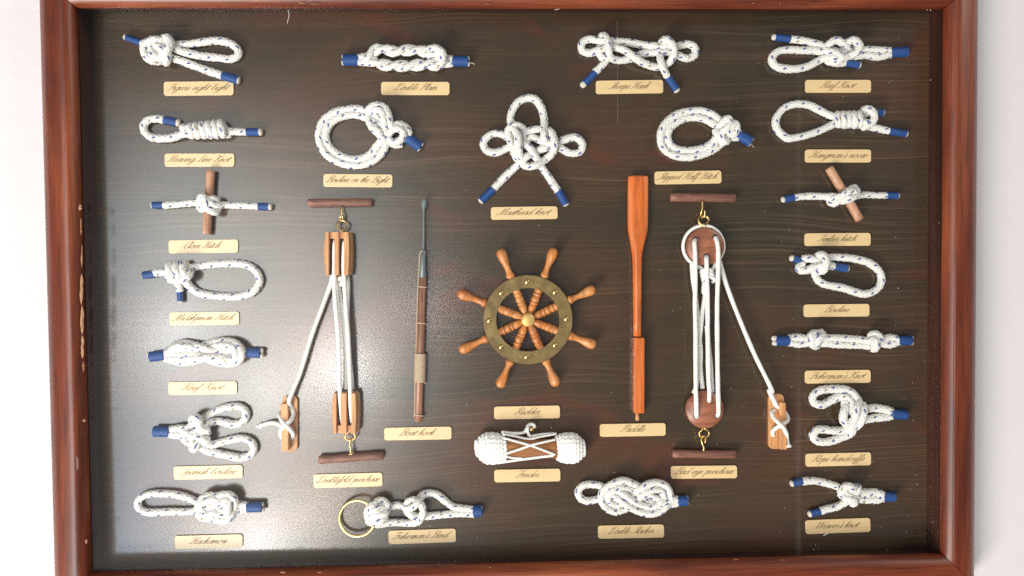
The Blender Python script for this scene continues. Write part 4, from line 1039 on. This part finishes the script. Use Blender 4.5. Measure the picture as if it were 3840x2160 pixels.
def annulus(c, r0, r1, y0, y1, seg=128, bev=1.2):
    V = []; pr = [(r0, y0), (r0, y1 - bev), (r0 + bev, y1), (r1 - bev, y1), (r1, y1 - bev), (r1, y0)]
    for j in range(seg):
        a = 2 * math.pi * j / seg
        for r_, y_ in pr: V.append((c[0] + r_ * U * math.cos(a), -y_ * U, c[2] + r_ * U * math.sin(a)))
    m_ = len(pr); F = []
    for j in range(seg):
        k_ = (j + 1) % seg
        for i in range(m_):
            F.append([j * m_ + i, j * m_ + (i + 1) % m_, k_ * m_ + (i + 1) % m_, k_ * m_ + i])
    return V, F
V, F = annulus(C0, 117, 165, 20, 52)
o = mesh_obj('rim', V, F, M['tarnish'], wh); e = o.modifiers.new('es', 'EDGE_SPLIT'); e.split_angle = math.radians(35)
for kx, ky in [(728, 385), (983, 482), (1090, 727), (986, 968), (723, 1076), (490, 985), (380, 742), (490, 488)]:
    c = P(*T((kx, ky))[:2], 52); 
    V, F = lathe((c[0], -51.5 * U, c[2]), (c[0], -60 * U, c[2]), [(0, 9.8 * U), (1.0 * U, 10 * U), (3 * U, 8.8 * U), (4.8 * U, 6 * U), (5.8 * U, 2.4 * U), (6 * U, .3 * U)], 18)
    mesh_obj('rivet', V, F, M['brass'], wh)
V, F = lathe((C0[0], -22 * U, C0[2]), (C0[0], -80 * U, C0[2]), [(0, 20 * U), (26 * U, 24 * U), (31 * U, 26 * U), (35 * U, 25 * U), (38 * U, 21 * U), (40 * U, 12 * U), (41 * U, 1 * U)], 36)
M['hub'] = simple('pale_brass_hub', (0.72, 0.47, 0.16), 0.45, 0.45, 0.2, 200)
mesh_obj('hub', V, F, M['hub'], wh)

# ------------------------------------------------------------------ paddle
T = T_(2300, 640, .6618)
pd = thing('paddle', 'orange-brown wooden paddle with its blade up, right of the ship\'s wheel', 'paddle', P(2393, 1100, 0))
rows = [(28, 103, 178, 4, 20), (29.5, 92, 189, 5, 20), (33, 85.5, 195, 6, 21), (42, 82, 198, 7, 21), (120, 80.5, 198.5, 8, 21), (220, 79, 198, 9, 22), (300, 79.5, 197, 10, 22), (340, 82, 194, 11, 23), (370, 87, 188, 12, 23), (400, 93, 180, 13.5, 24), (430, 99, 172, 15, 24), (460, 104, 165, 16, 24), (500, 108.5, 161, 16.5, 24), (560, 110, 160, 16.5, 24), (700, 111.5, 159.5, 16.5, 24), (850, 112.5, 158.5, 16.5, 24), (937, 113, 158, 16, 24)]
V = []; seg = 24
for y, x0, x1, th, hc in rows:
    a = T((x0, y)); b = T((x1, y))
    cx, hw = (a[0] + b[0]) / 2, (b[0] - a[0]) / 2
    c = P(cx, a[1], hc); e = P(cx + hw, a[1], hc) - c
    for j in range(seg):
        t = 2 * math.pi * j / seg
        ex = math.copysign(abs(math.cos(t)) ** 0.8, math.cos(t)); ey = math.copysign(abs(math.sin(t)) ** 0.9, math.sin(t))
        V.append(c + e * ex + np.array([0, -th * U * ey, 0]))
F = [[i * seg + j, i * seg + (j + 1) % seg, (i + 1) * seg + (j + 1) % seg, (i + 1) * seg + j] for i in range(len(rows) - 1) for j in range(seg)]
F += [list(range(seg))[::-1], [(len(rows) - 1) * seg + j for j in range(seg)]]
mesh_obj('blade_and_shaft', V, F, M['paddle_wood'], pd)
def quad(T, pts): return [T(p)[:2] for p in pts]
V, F = prism(quad(T, [(108, 941), (167, 941), (165, 1365), (106.5, 1365)]), 2, 42)
MB().add(V, F).obj('grip', M['paddle_wood'], pd, bev=0.0009)
A = P(*T((136, 1362))[:2], 22); B = P(*T((136, 1415))[:2], 22)
V, F = lathe(A, B, [(0, 7.2 * U), (np.linalg.norm(B - A) - 2 * U, 7 * U), (np.linalg.norm(B - A), 5.8 * U)], 18)
mesh_obj('peg', V, F, M['block_wood'], pd)

# ------------------------------------------------------------------ boat hook
T = T_(1500, 720, .6081)
bh = thing('boat_hook', 'slender boat hook with a grey metal point and string-bound brown pole', 'boat hook', P(1580, 1160, 0))
rows = [(33, 146.5, 149.5, 1.2), (45, 139, 157, 2.5), (62, 131, 164, 3.5), (80, 129.5, 165.5, 4), (98, 135, 160, 4.5), (112, 139, 154, 4.5), (150, 139.5, 153.5, 4.5), (240, 139, 154.5, 4.6), (340, 136, 153, 5), (362, 135, 153, 5.5)]
V = []; seg = 18
for y, x0, x1, th in rows:
    a = T((x0, y)); b = T((x1, y)); cx, hw = (a[0] + b[0]) / 2, (b[0] - a[0]) / 2
    c = P(cx, a[1], 24); e = P(cx + hw, a[1], 24) - c
    for j in range(seg):
        t = 2 * math.pi * j / seg; V.append(c + e * math.cos(t) + np.array([0, -th * U * math.sin(t), 0]))
F = [[i * seg + j, i * seg + (j + 1) % seg, (i + 1) * seg + (j + 1) % seg, (i + 1) * seg + j] for i in range(len(rows) - 1) for j in range(seg)] + [list(range(seg))[::-1]]
mesh_obj('metal_point', V, F, M['steel'], bh)
def taper(T, a, b, r0, r1, m, name, parent, z=24):
    A = P(*T(a)[:2], z); B = P(*T(b)[:2], z); Ln = np.linalg.norm(B - A)
    V, F = lathe(A, B, [(0, r0 * .86 * U), (1.5 * U, r0 * U), (Ln - 1.5 * U, r1 * U), (Ln, r1 * .86 * U)], 24)
    return mesh_obj(name, V, F, M[m], parent)
taper(T, (142, 360), (141, 528), 10.5, 13.8, 'steel', 'socket', bh)
taper(T, (141, 527), (113, 1414), 14.2, 15.2, 'pole_wood', 'pole', bh)
C = crom([T(p) for p in [(140, 361, 36), (126, 372, 34), (119, 450, 30), (112, 580, 28), (104, 805, 28), (99, 1000, 28), (93, 1200, 28), (88, 1376, 30), (84, 1385, 30)]], 3)
V, F, UV = tube(PP(C), 2.3 * U, 8, 0.2, lu=8, lv=2); mesh_obj('string', V, F, M['twine'], bh, UV)
for (x0, y0, x1, y1, r_) in [(126, 370, 160, 374, 12.5), (108, 583, 168, 587, 15), (100, 806, 164, 812, 15.4), (84, 1373, 148, 1382, 15.8)]:
    a = T((x0, y0)); b = T((x1, y1)); cx, cy, hw = (a[0] + b[0]) / 2, (a[1] + b[1]) / 2, (b[0] - a[0]) / 2 - 2
    for dy in ((0,) if y0 != 370 else (-3, 2)):
        C = [(cx + hw * math.cos(t), cy + dy + (b[1] - a[1]) / 2 * math.cos(t), 24 + hw * .92 * math.sin(t)) for t in np.linspace(0, 2 * math.pi, 33)]
        V, F, UV = tube(PP(C), 2.3 * U, 8, 0.2, lu=8, lv=2); mesh_obj('string_tie', V, F, M['twine'], bh, UV)
A = np.array(T((126, 1000))); B = np.array(T((122, 1176)))
n = 26
t = np.linspace(0, 1, n * 20)
C = np.c_[A[0] + (B[0] - A[0]) * t + 20 * np.cos(t * n * 2 * np.pi), A[1] + (B[1] - A[1]) * t + 1.5 * np.cos(t * n * 2 * np.pi), 24 + 19 * np.sin(t * n * 2 * np.pi)]
V, F, UV = tube(PP(C), 2.45 * U, 8, 0); mesh_obj('twine_binding', V, F, M['twine'], bh, UV)

# ------------------------------------------------------------------ fender
T = T_(1740, 1500, .22779)
fd = thing('rope_fender', 'wooden fender with two fat white woven ends and crossed cords, above the Fender plate', 'fender', P(1990, 1680, 0))
A = P(*T((640, 800))[:2], 36); B = P(*T((1560, 800))[:2], 36); Ln = np.linalg.norm(B - A)
V, F = lathe(A, B, [(Ln * i / 12, 35 * U) for i in range(13)], 40)
mesh_obj('wooden_core', V, F, M['core_wood'], fd)
def cap(xa, xb, cy, R, flip):
    """woven barrel made of twisted rows of cord"""
    a = T((xa, cy)); b = T((xb, cy)); A = np.array([a[0], a[1]]); B = np.array([b[0], b[1]]); Ln = B[0] - A[0]
    Vs, Fs, UVs, nn = [], [], [], 0
    nrow = 9
    for i in range(nrow):
        f = (i + .5) / nrow
        g = abs(2 * f - 1)
        Rr = R * (1 - .62 * max(0, g - .2) ** 1.7 / (.8 ** 1.7) * (1.0 if (f > .5) == flip else .38))
        x = A[0] + Ln * f
        for s in (0, 1):
            th = np.linspace(0, 2 * np.pi, 220)
            wv = 5.2 * np.sin(th * 9 + s * np.pi + i * 1.6)
            C = np.c_[x + wv + 6 * np.sin(th + .4), A[1] + (Rr + 1.5 * np.cos(th * 9 + s * np.pi + i * 1.6)) * np.cos(th), 40 + (Rr * .68) * np.sin(th)]
            V, F, UV = tube(PP(C), (6.0 + 0.6 * np.sin(th * 18)) * U, 10, 0.14, caps=False, lu=11, lv=3)
            Vs.append(V); Fs += [tuple(q + nn for q in f_) for f_ in F]; UVs.append(UV); nn += len(V)
    V, F = lathe(P(A[0] + 6, A[1], 40), P(B[0] - 6, B[1], 40), [(0, R * .45 * U), (Ln * .15 * U, R * .85 * U), (Ln * .5 * U, R * .95 * U), (Ln * .8 * U, R * .85 * U), (Ln * .92 * U, R * .45 * U)], 30, flat=.68)
    Vs.append(np.array(V)); Fs += [tuple(q + nn for q in f_) for f_ in F]
    UVs.append(np.zeros((sum(len(f_) for f_ in F), 2)))
    mesh_obj('woven_end', np.vstack(Vs), Fs, M['cord'], fd, np.vstack(UVs))
cap(218, 662, 795, 54, False); cap(1535, 1958, 790, 52, True)
def fcord(pts, r=4.2, name='cord'): rope(fd, T, pts, r=r, m='cord', lump=0.25, name=name, seg=10, step=2, lu=9, lv=3)
fcord([(640, 620, 72), (800, 665, 76), (1100, 750, 80), (1500, 900, 74)]); fcord([(640, 900, 74), (900, 815, 79), (1120, 740, 82), (1500, 650, 72)])
fcord([(640, 560, 60), (860, 600, 62), (1070, 640, 64), (1280, 600, 62), (1500, 560, 60)]); fcord([(620, 525, 50), (800, 545, 48), (960, 540, 46), (1020, 520, 44)], 5)
fcord([(640, 900, 70), (760, 945, 66), (960, 960, 62)]); fcord([(590, 1030, 50), (900, 985, 60), (1200, 945, 66), (1470, 910, 70)], 5)
fcord([(1090, 600, 46), (1200, 580, 50), (1350, 560, 54), (1520, 555, 56)], 5)
fcord([(1000, 525, 44), (1040, 470, 40), (1060, 420, 34), (1105, 400, 30), (1150, 415, 30), (1160, 460, 34)], 7, 'hanging_loop'); fcord([(1045, 450, 44), (1050, 520, 48), (1080, 590, 50), (1110, 600, 50)], 6, 'hanging_loop')
nl = thing('brass_nail', 'brass nail that the rope fender hangs from', 'nail', P(1996, 1610, 0))
c = P(*T((1116, 485))[:2], 40); V, F = lathe((c[0], 0, c[2]), (c[0], -1, c[2]), [(0, 4 * U), (36 * U, 4 * U), (37 * U, 9 * U), (40 * U, 9.5 * U), (43 * U, 6.5 * U), (44.5 * U, 1 * U)], 20)
mesh_obj('nail_shank', V, F, M['brass'], nl)

# ------------------------------------------------------------------ tackles
def hook(parent, pts, r=3.6, name='hook'):
    V, F, UV = tube(PP(crom(pts, 1.8)), r * U, 12, 0)
    return mesh_obj(name, V, F, M['brass'], parent, UV)
def slab(T, poly, h0, h1, m, name, parent, bev=0.0005):
    V, F = prism([T(p)[:2] for p in poly], h0, h1)
    return MB().add(V, F).obj(name, M[m], parent, bev=bev)
def rrect(x0, y0, x1, y1, r, n=6):
    out = []
    for qx, qy, a0 in ((x1 - r, y0 + r, -90), (x1 - r, y1 - r, 0), (x0 + r, y1 - r, 90), (x0 + r, y0 + r, 180)):
        for k in range(n + 1):
            t = math.radians(a0 + k * 90 / n); out.append((qx + r * math.cos(t), qy + r * math.sin(t)))
    return out

# left tackle
T = T_(1120, 720, .27607)
dw = dowel(T, (125, 148), (1000, 140), 15, 20, 'dowel_dark', 'dark dowel at the top of the left tackle, hook in its middle', jag=0.03)
hook(dw, [T(p) for p in [(572, 190, 30), (572, 230, 36), (585, 300, 38), (600, 350, 34), (596, 385, 26), (580, 405, 24), (568, 380, 34), (566, 340, 42), (582, 315, 44)]], 3.6)
pb = thing('pulley_block', 'upper wooden double pulley block of the left tackle', 'pulley block', P(1277, 953, 0), 'double pulley blocks of the left tackle')
def barrel(xl, xr, xm0, xm1, y0, y1):  # vertical cheek with bowed sides
    n = 10; L_, R_ = [], []
    for i in range(n + 1):
        t = i / n; b = math.sin(math.pi * t)
        L_.append((xl + xm0 * b, y0 + (y1 - y0) * t)); R_.append((xr + xm1 * b, y0 + (y1 - y0) * t))
    return L_[::-1] + R_
def block(T, parent, x0, x1, y0, y1, slots, s0, s1, sidex, top=True):
    cuts = [x0] + [q for s in slots for q in s] + [x1]
    for i in range(0, len(cuts), 2):
        a, b = cuts[i], cuts[i + 1]
        slab(T, barrel(a, b, -22 if i == 0 else 0, 10 if i == len(cuts) - 2 else 0, y0, y1), 10, 72, 'block_wood', 'cheek', parent)
    for a, b in slots:
        slab(T, [(a - 6, y0 + 4), (b + 6, y0 + 4), (b + 6, s0), (a - 6, s0)], 12, 60, 'block_wood', 'spacer', parent, 0.0003)
        slab(T, [(a - 6, s1), (b + 6, s1), (b + 6, y1 - 4), (a - 6, y1 - 4)], 12, 60, 'block_wood', 'spacer', parent, 0.0003)
        slab(T, [(a - 4, s0), (b + 4, s0), (b + 4, s1), (a - 4, s1)], 12, 38, 'darkline', 'sheave', parent, 0)
    xs = sidex
    slab(T, barrel(x1 - 10, xs, 0, 12, y0 + 22, y1 - 5), 8, 52, 'block_wood', 'side_cheek', parent, 0.0008)
block(T, pb, 408, 716, 549, 1128, [(455, 528), (588, 655)], 640, 1129, 738)
hook(pb, [T(p) for p in [(575, 560, 40), (570, 530, 40), (530, 480, 38), (520, 430, 36), (560, 392, 34), (612, 392, 34), (655, 430, 36), (645, 480, 38), (595, 530, 40), (585, 560, 40)]], 3.8, 'screw_eye')

T = T_(940, 1400, .24839)
lb_ = thing('pulley_block', 'lower wooden double pulley block of the left tackle', 'pulley block', P(1305, 1540, 0), 'double pulley blocks of the left tackle')
block(T, lb_, 1295, 1625, 258, 862, [(1340, 1405), (1492, 1562)], 262, 750, 1652)
hook(lb_, [T(p) for p in [(1490, 850, 40), (1480, 885, 40), (1435, 925, 38), (1430, 970, 36), (1465, 1005, 34), (1530, 1010, 34), (1575, 975, 36), (1575, 925, 38), (1520, 885, 40), (1505, 855, 40)]], 3.8, 'screw_eye')
dw = dowel(T, (1030, 1305), (2005, 1240), 15.5, 20, 'dowel_dark', 'dark dowel at the foot of the left tackle, hook in its middle', jag=0.03)
hook(dw, [T(p) for p in [(1480, 1215, 30), (1520, 1218, 34), (1545, 1195, 32), (1510, 1190, 34), (1512, 1140, 36), (1498, 1095, 38), (1500, 1040, 40), (1505, 1000, 42), (1510, 985, 34), (1515, 1010, 24)]], 3.6)

def cord(parent, pts, r=8.2, name='cord'):
    C = crom(pts, 2.6); C[:, 2] = np.maximum(C[:, 2], r)
    V, F, UV = tube(PP(C), r * U, 14, 0.10, lu=11.0, lv=4.0)
    return mesh_obj(name, V, F, M['cord'], parent, UV)
tk = thing('tackle_cord', 'white cord rove through the two long double blocks of the left tackle', 'cord', P(1290, 1250, 0))
a = T_(1120, 720, .27607); b_ = T_(1180, 1040, .30387); c_ = T_(940, 1400, .24839)
cord(tk, [a((495, 672, 44)), a((492, 700, 58)), a((487, 1000, 62)), b_((240, 60, 62)), b_((255, 330, 62)), b_((285, 660, 62)), b_((303, 1000, 62)), c_((1340, 60, 62)), c_((1350, 330, 62)), c_((1372, 600, 60)), c_((1385, 735, 44))])
cord(tk, [a((630, 672, 44)), a((622, 700, 58)), a((612, 1000, 62)), b_((372, 150, 62)), b_((392, 450, 62)), b_((412, 700, 62)), b_((425, 1000, 62)), c_((1498, 60, 62)), c_((1505, 300, 62)), c_((1522, 600, 60)), c_((1535, 735, 44))])
cord(tk, [a((655, 1110, 30)), b_((412, 60, 28)), b_((405, 330, 26)), b_((400, 500, 26)), b_((430, 1000, 26)), b_((455, 1250, 26)), c_((1530, 240, 30))])
cord(tk, [a((550, 1200, 36)), b_((295, 90, 34)), b_((312, 250, 34)), b_((345, 470, 32)), b_((370, 700, 32)), b_((380, 900, 32)), b_((380, 1150, 32)), c_((1430, 240, 34))])
cord(tk, [a((510, 1150, 30)), a((530, 1190, 44)), a((575, 1170, 50)), a((600, 1210, 50)), a((570, 1260, 44)), a((535, 1230, 36))], 8)
cord(tk, [a((465, 1100, 30)), a((450, 1180, 34)), b_((205, 60, 34)), b_((120, 300, 34)), b_((45, 500, 34)), b_((-30, 700, 34)), c_((740, 20, 36)), c_((660, 210, 38)), c_((575, 420, 42))], 8)
cord(tk, [c_(p) for p in [(575, 435, 42), (610, 520, 20), (645, 600, 26), (620, 690, 44), (540, 770, 56), (470, 840, 46), (450, 920, 26), (480, 975, 12)]], 8)
cord(tk, [c_(p) for p in [(475, 575, 12), (440, 630, 30), (470, 710, 48), (540, 790, 60), (600, 850, 48), (640, 920, 30), (620, 985, 12)]], 8)
cord(tk, [c_(p) for p in [(560, 780, 60), (500, 800, 58), (440, 775, 40), (340, 745, 24), (240, 760, 16), (150, 795, 12)]], 8)
cord(tk, [c_(p) for p in [(160, 760, 12), (150, 800, 12), (130, 825, 12)]], 7, 'frayed_end'); cord(tk, [c_(p) for p in [(150, 790, 12), (120, 797, 12), (85, 800, 12)]], 5, 'frayed_end')
ct = thing('wooden_cleat', 'pale orange wooden cleat at the foot of the slanting cord, left tackle', 'cleat', P(1085, 1590, 0), 'wooden cleats')
T = c_
slab(T, rrect(490, 332, 722, 1172, 80), 0.3, 16, 'block_wood', 'base', ct, 0.0007)
slab(T, [(485, 440), (592, 432), (604, 1140), (500, 1150)], 16.5, 48, 'block_wood', 'bar', ct, 0.0005)

# right tackle
T = T_(2480, 700, .27597)
dw = dowel(T, (122, 145), (1005, 155), 16, 20, 'dowel_dark', 'dark dowel at the top of the right tackle, hook in its middle', jag=0.02)
hook(dw, [T(p) for p in [(552, 195, 32), (552, 230, 36), (558, 290, 38), (545, 340, 36), (538, 380, 30), (560, 420, 26), (582, 415, 36), (592, 370, 42), (588, 325, 44)]], 3.8)
d1 = thing('deadeye', 'upper round red-brown deadeye with three holes in the right tackle', 'deadeye', P(2636, 925, 0), 'round deadeyes of the right tackle')
def disc(T, c, r, h0, h1, dome, m, name, parent):
    cc = P(*T(c)[:2], (h0 + h1) / 2)
    V, F = lathe((cc[0], -h0 * U, cc[2]), (cc[0], -1, cc[2]), [(0, r * .9 * U), (3 * U, r * U), ((h1 - h0 - 4) * U, r * U), ((h1 - h0) * U, (r - 4) * U), ((h1 - h0 + dome * .6) * U, r * .6 * U), ((h1 - h0 + dome) * U, r * .2 * U)], 56)
    return mesh_obj(name, V, F, M[m], parent)
disc(T, (590, 812), 71, 14, 40, 6, 'disc_wood', 'disc', d1)
def hole(T, c, r, h, parent):
    cc = P(*T(c)[:2], h); 
    V, F = lathe((cc[0], -(h - 4) * U, cc[2]), (cc[0], -1, cc[2]), [(0, r * U), (4.2 * U, r * U), (4.4 * U, r * .9 * U)], 20)
    mesh_obj('hole', V, F, M['darkline'], parent)
for q in ((455, 725), (735, 685), (610, 945)): hole(T, q, 10.5, 46, d1)
hook(d1, [T(p) for p in [(560, 540, 34), (530, 510, 34), (502, 470, 32), (515, 420, 30), (565, 398, 30), (620, 410, 30), (640, 455, 32), (620, 500, 34), (590, 530, 34)]], 4.0, 'screw_eye')
T2 = T_(2480, 1380, .30371)
d2 = thing('deadeye', 'lower domed red-brown deadeye with three holes in the right tackle', 'deadeye', P(2641, 1534, 0), 'round deadeyes of the right tackle')
disc(T2, (532, 508), 72, 14, 34, 16, 'disc_wood', 'disc', d2)
for q in ((430, 600), (592, 415), (688, 590)): hole(T2, q, 9.5, 45, d2)
hook(d2, [T2(p) for p in [(522, 735, 34), (505, 760, 34), (470, 800, 32), (480, 840, 32), (530, 858, 30), (580, 835, 32), (588, 795, 32), (545, 755, 34), (532, 735, 34)]], 4.0, 'screw_eye')
dw = dowel(T2, (138, 1058), (920, 1068), 15.5, 20, 'dowel_dark', 'dark dowel at the foot of the right tackle, hook in its middle', jag=0.02)
hook(dw, [T2(p) for p in [(522, 1020, 32), (525, 980, 36), (505, 930, 38), (492, 880, 36), (500, 845, 28), (525, 838, 34), (545, 870, 42), (540, 925, 44)]], 3.8)
tk = thing('tackle_cord', 'white cord rove through the two round deadeyes of the right tackle', 'cord', P(2650, 1250, 0))
m_ = T_(2480, 1040, .30371)
# strop round the upper disc
th = np.linspace(0.62 * math.pi, 0.62 * math.pi + 1.78 * math.pi, 60)
cx, cy = T((572, 808))[:2]
C = [(cx + 76 * math.cos(t), cy + 77 * math.sin(t), 28) for t in np.linspace(math.radians(118), math.radians(118 + 304), 70)]
cord(tk, [T((600, 1140, 34))] + [tuple(c) for c in C[3:-3]] + [T((690, 1130, 34)), T((640, 1170, 34))], 6.5, 'strop')
cord(tk, [T((455, 728, 44)), T((450, 760, 58)), T((458, 900, 62)), T((462, 1100, 60)), T((460, 1440, 58)), m_((415, 300, 58)), m_((422, 700, 58)), m_((425, 1300, 60)), T2((432, 450, 60)), T2((435, 570, 56)), T2((434, 600, 42))])
cord(tk, [T((735, 690, 44)), T((755, 740, 56)), T((772, 850, 62)), T((772, 1100, 60)), m_((700, 0, 58)), m_((690, 300, 58)), m_((692, 900, 58)), m_((700, 1400, 60)), T2((705, 450, 60)), T2((705, 560, 56)), T2((692, 590, 42))])
cord(tk, [T((610, 950, 44)), T((614, 990, 58)), T((618, 1200, 60)), T((625, 1440, 58)), m_((570, 300, 58)), m_((575, 900, 58)), m_((585, 1300, 60)), T2((592, 250, 60)), T2((592, 370, 56)), T2((590, 405, 42))])
cord(tk, [T((415, 1050, 30)), T((425, 1200, 30)), m_((395, 50, 30)), m_((440, 400, 30)), m_((465, 700, 28)), m_((485, 900, 28)), m_((485, 1150, 26)), m_((510, 1370, 26))])
cord(tk, [T((580, 1300, 36)), T((575, 1440, 32)), m_((535, 200, 30)), m_((505, 450, 30)), m_((475, 750, 32)), m_((455, 1000, 32)), m_((430, 1350, 30)), T2((400, 310, 26))])
cord(tk, [m_((560, 600, 36)), m_((590, 900, 34)), m_((610, 1100, 34)), m_((625, 1370, 34)), T2((625, 290, 28))])
cord(tk, [T((790, 1000, 26)), T((820, 1110, 30)), m_((790, 50, 32)), m_((880, 300, 34)), m_((1000, 600, 36)), m_((1150, 950, 38)), m_((1370, 1420, 40)), T2((1330, 270, 40)), T2((1410, 445, 42))], 8)
for i, (x, y) in enumerate(((550, 1165), (560, 1215), (572, 1262))):
    cord(tk, [T((x - 5, y + 20, 28)), T((x - 5, y - 20, 44)), T((x + 50, y - 40, 54)), T((x + 120, y - 30, 50)), T((x + 150, y + 10, 38)), T((x + 120, y + 35, 28))], 6.6, 'seizing')
cord(tk, [T2(p) for p in [(1412, 450, 42), (1440, 480, 30), (1500, 520, 14), (1545, 580, 14), (1560, 640, 26), (1500, 690, 50), (1430, 730, 40), (1375, 780, 26), (1378, 835, 16)]], 7.6)
cord(tk, [T2(p) for p in [(1398, 515, 16), (1365, 545, 24), (1385, 610, 40), (1440, 670, 58), (1500, 730, 62), (1540, 800, 46), (1550, 880, 30), (1565, 965, 16)]], 7.6)
cord(tk, [T2(p) for p in [(1530, 975, 14), (1560, 965, 16), (1595, 960, 14)]], 6.5, 'frayed_end')
ct = thing('wooden_cleat', 'honey-coloured wooden cleat at the foot of the slanting cord, right tackle', 'cleat', P(2905, 1575, 0), 'wooden cleats')
slab(T2, rrect(1308, 312, 1500, 990, 62), 0.3, 16, 'block_wood', 'base', ct, 0.0007)
slab(T2, [(1428, 408), (1502, 412), (1514, 985), (1428, 985)], 16.5, 46, 'block_wood', 'bar', ct, 0.0005)
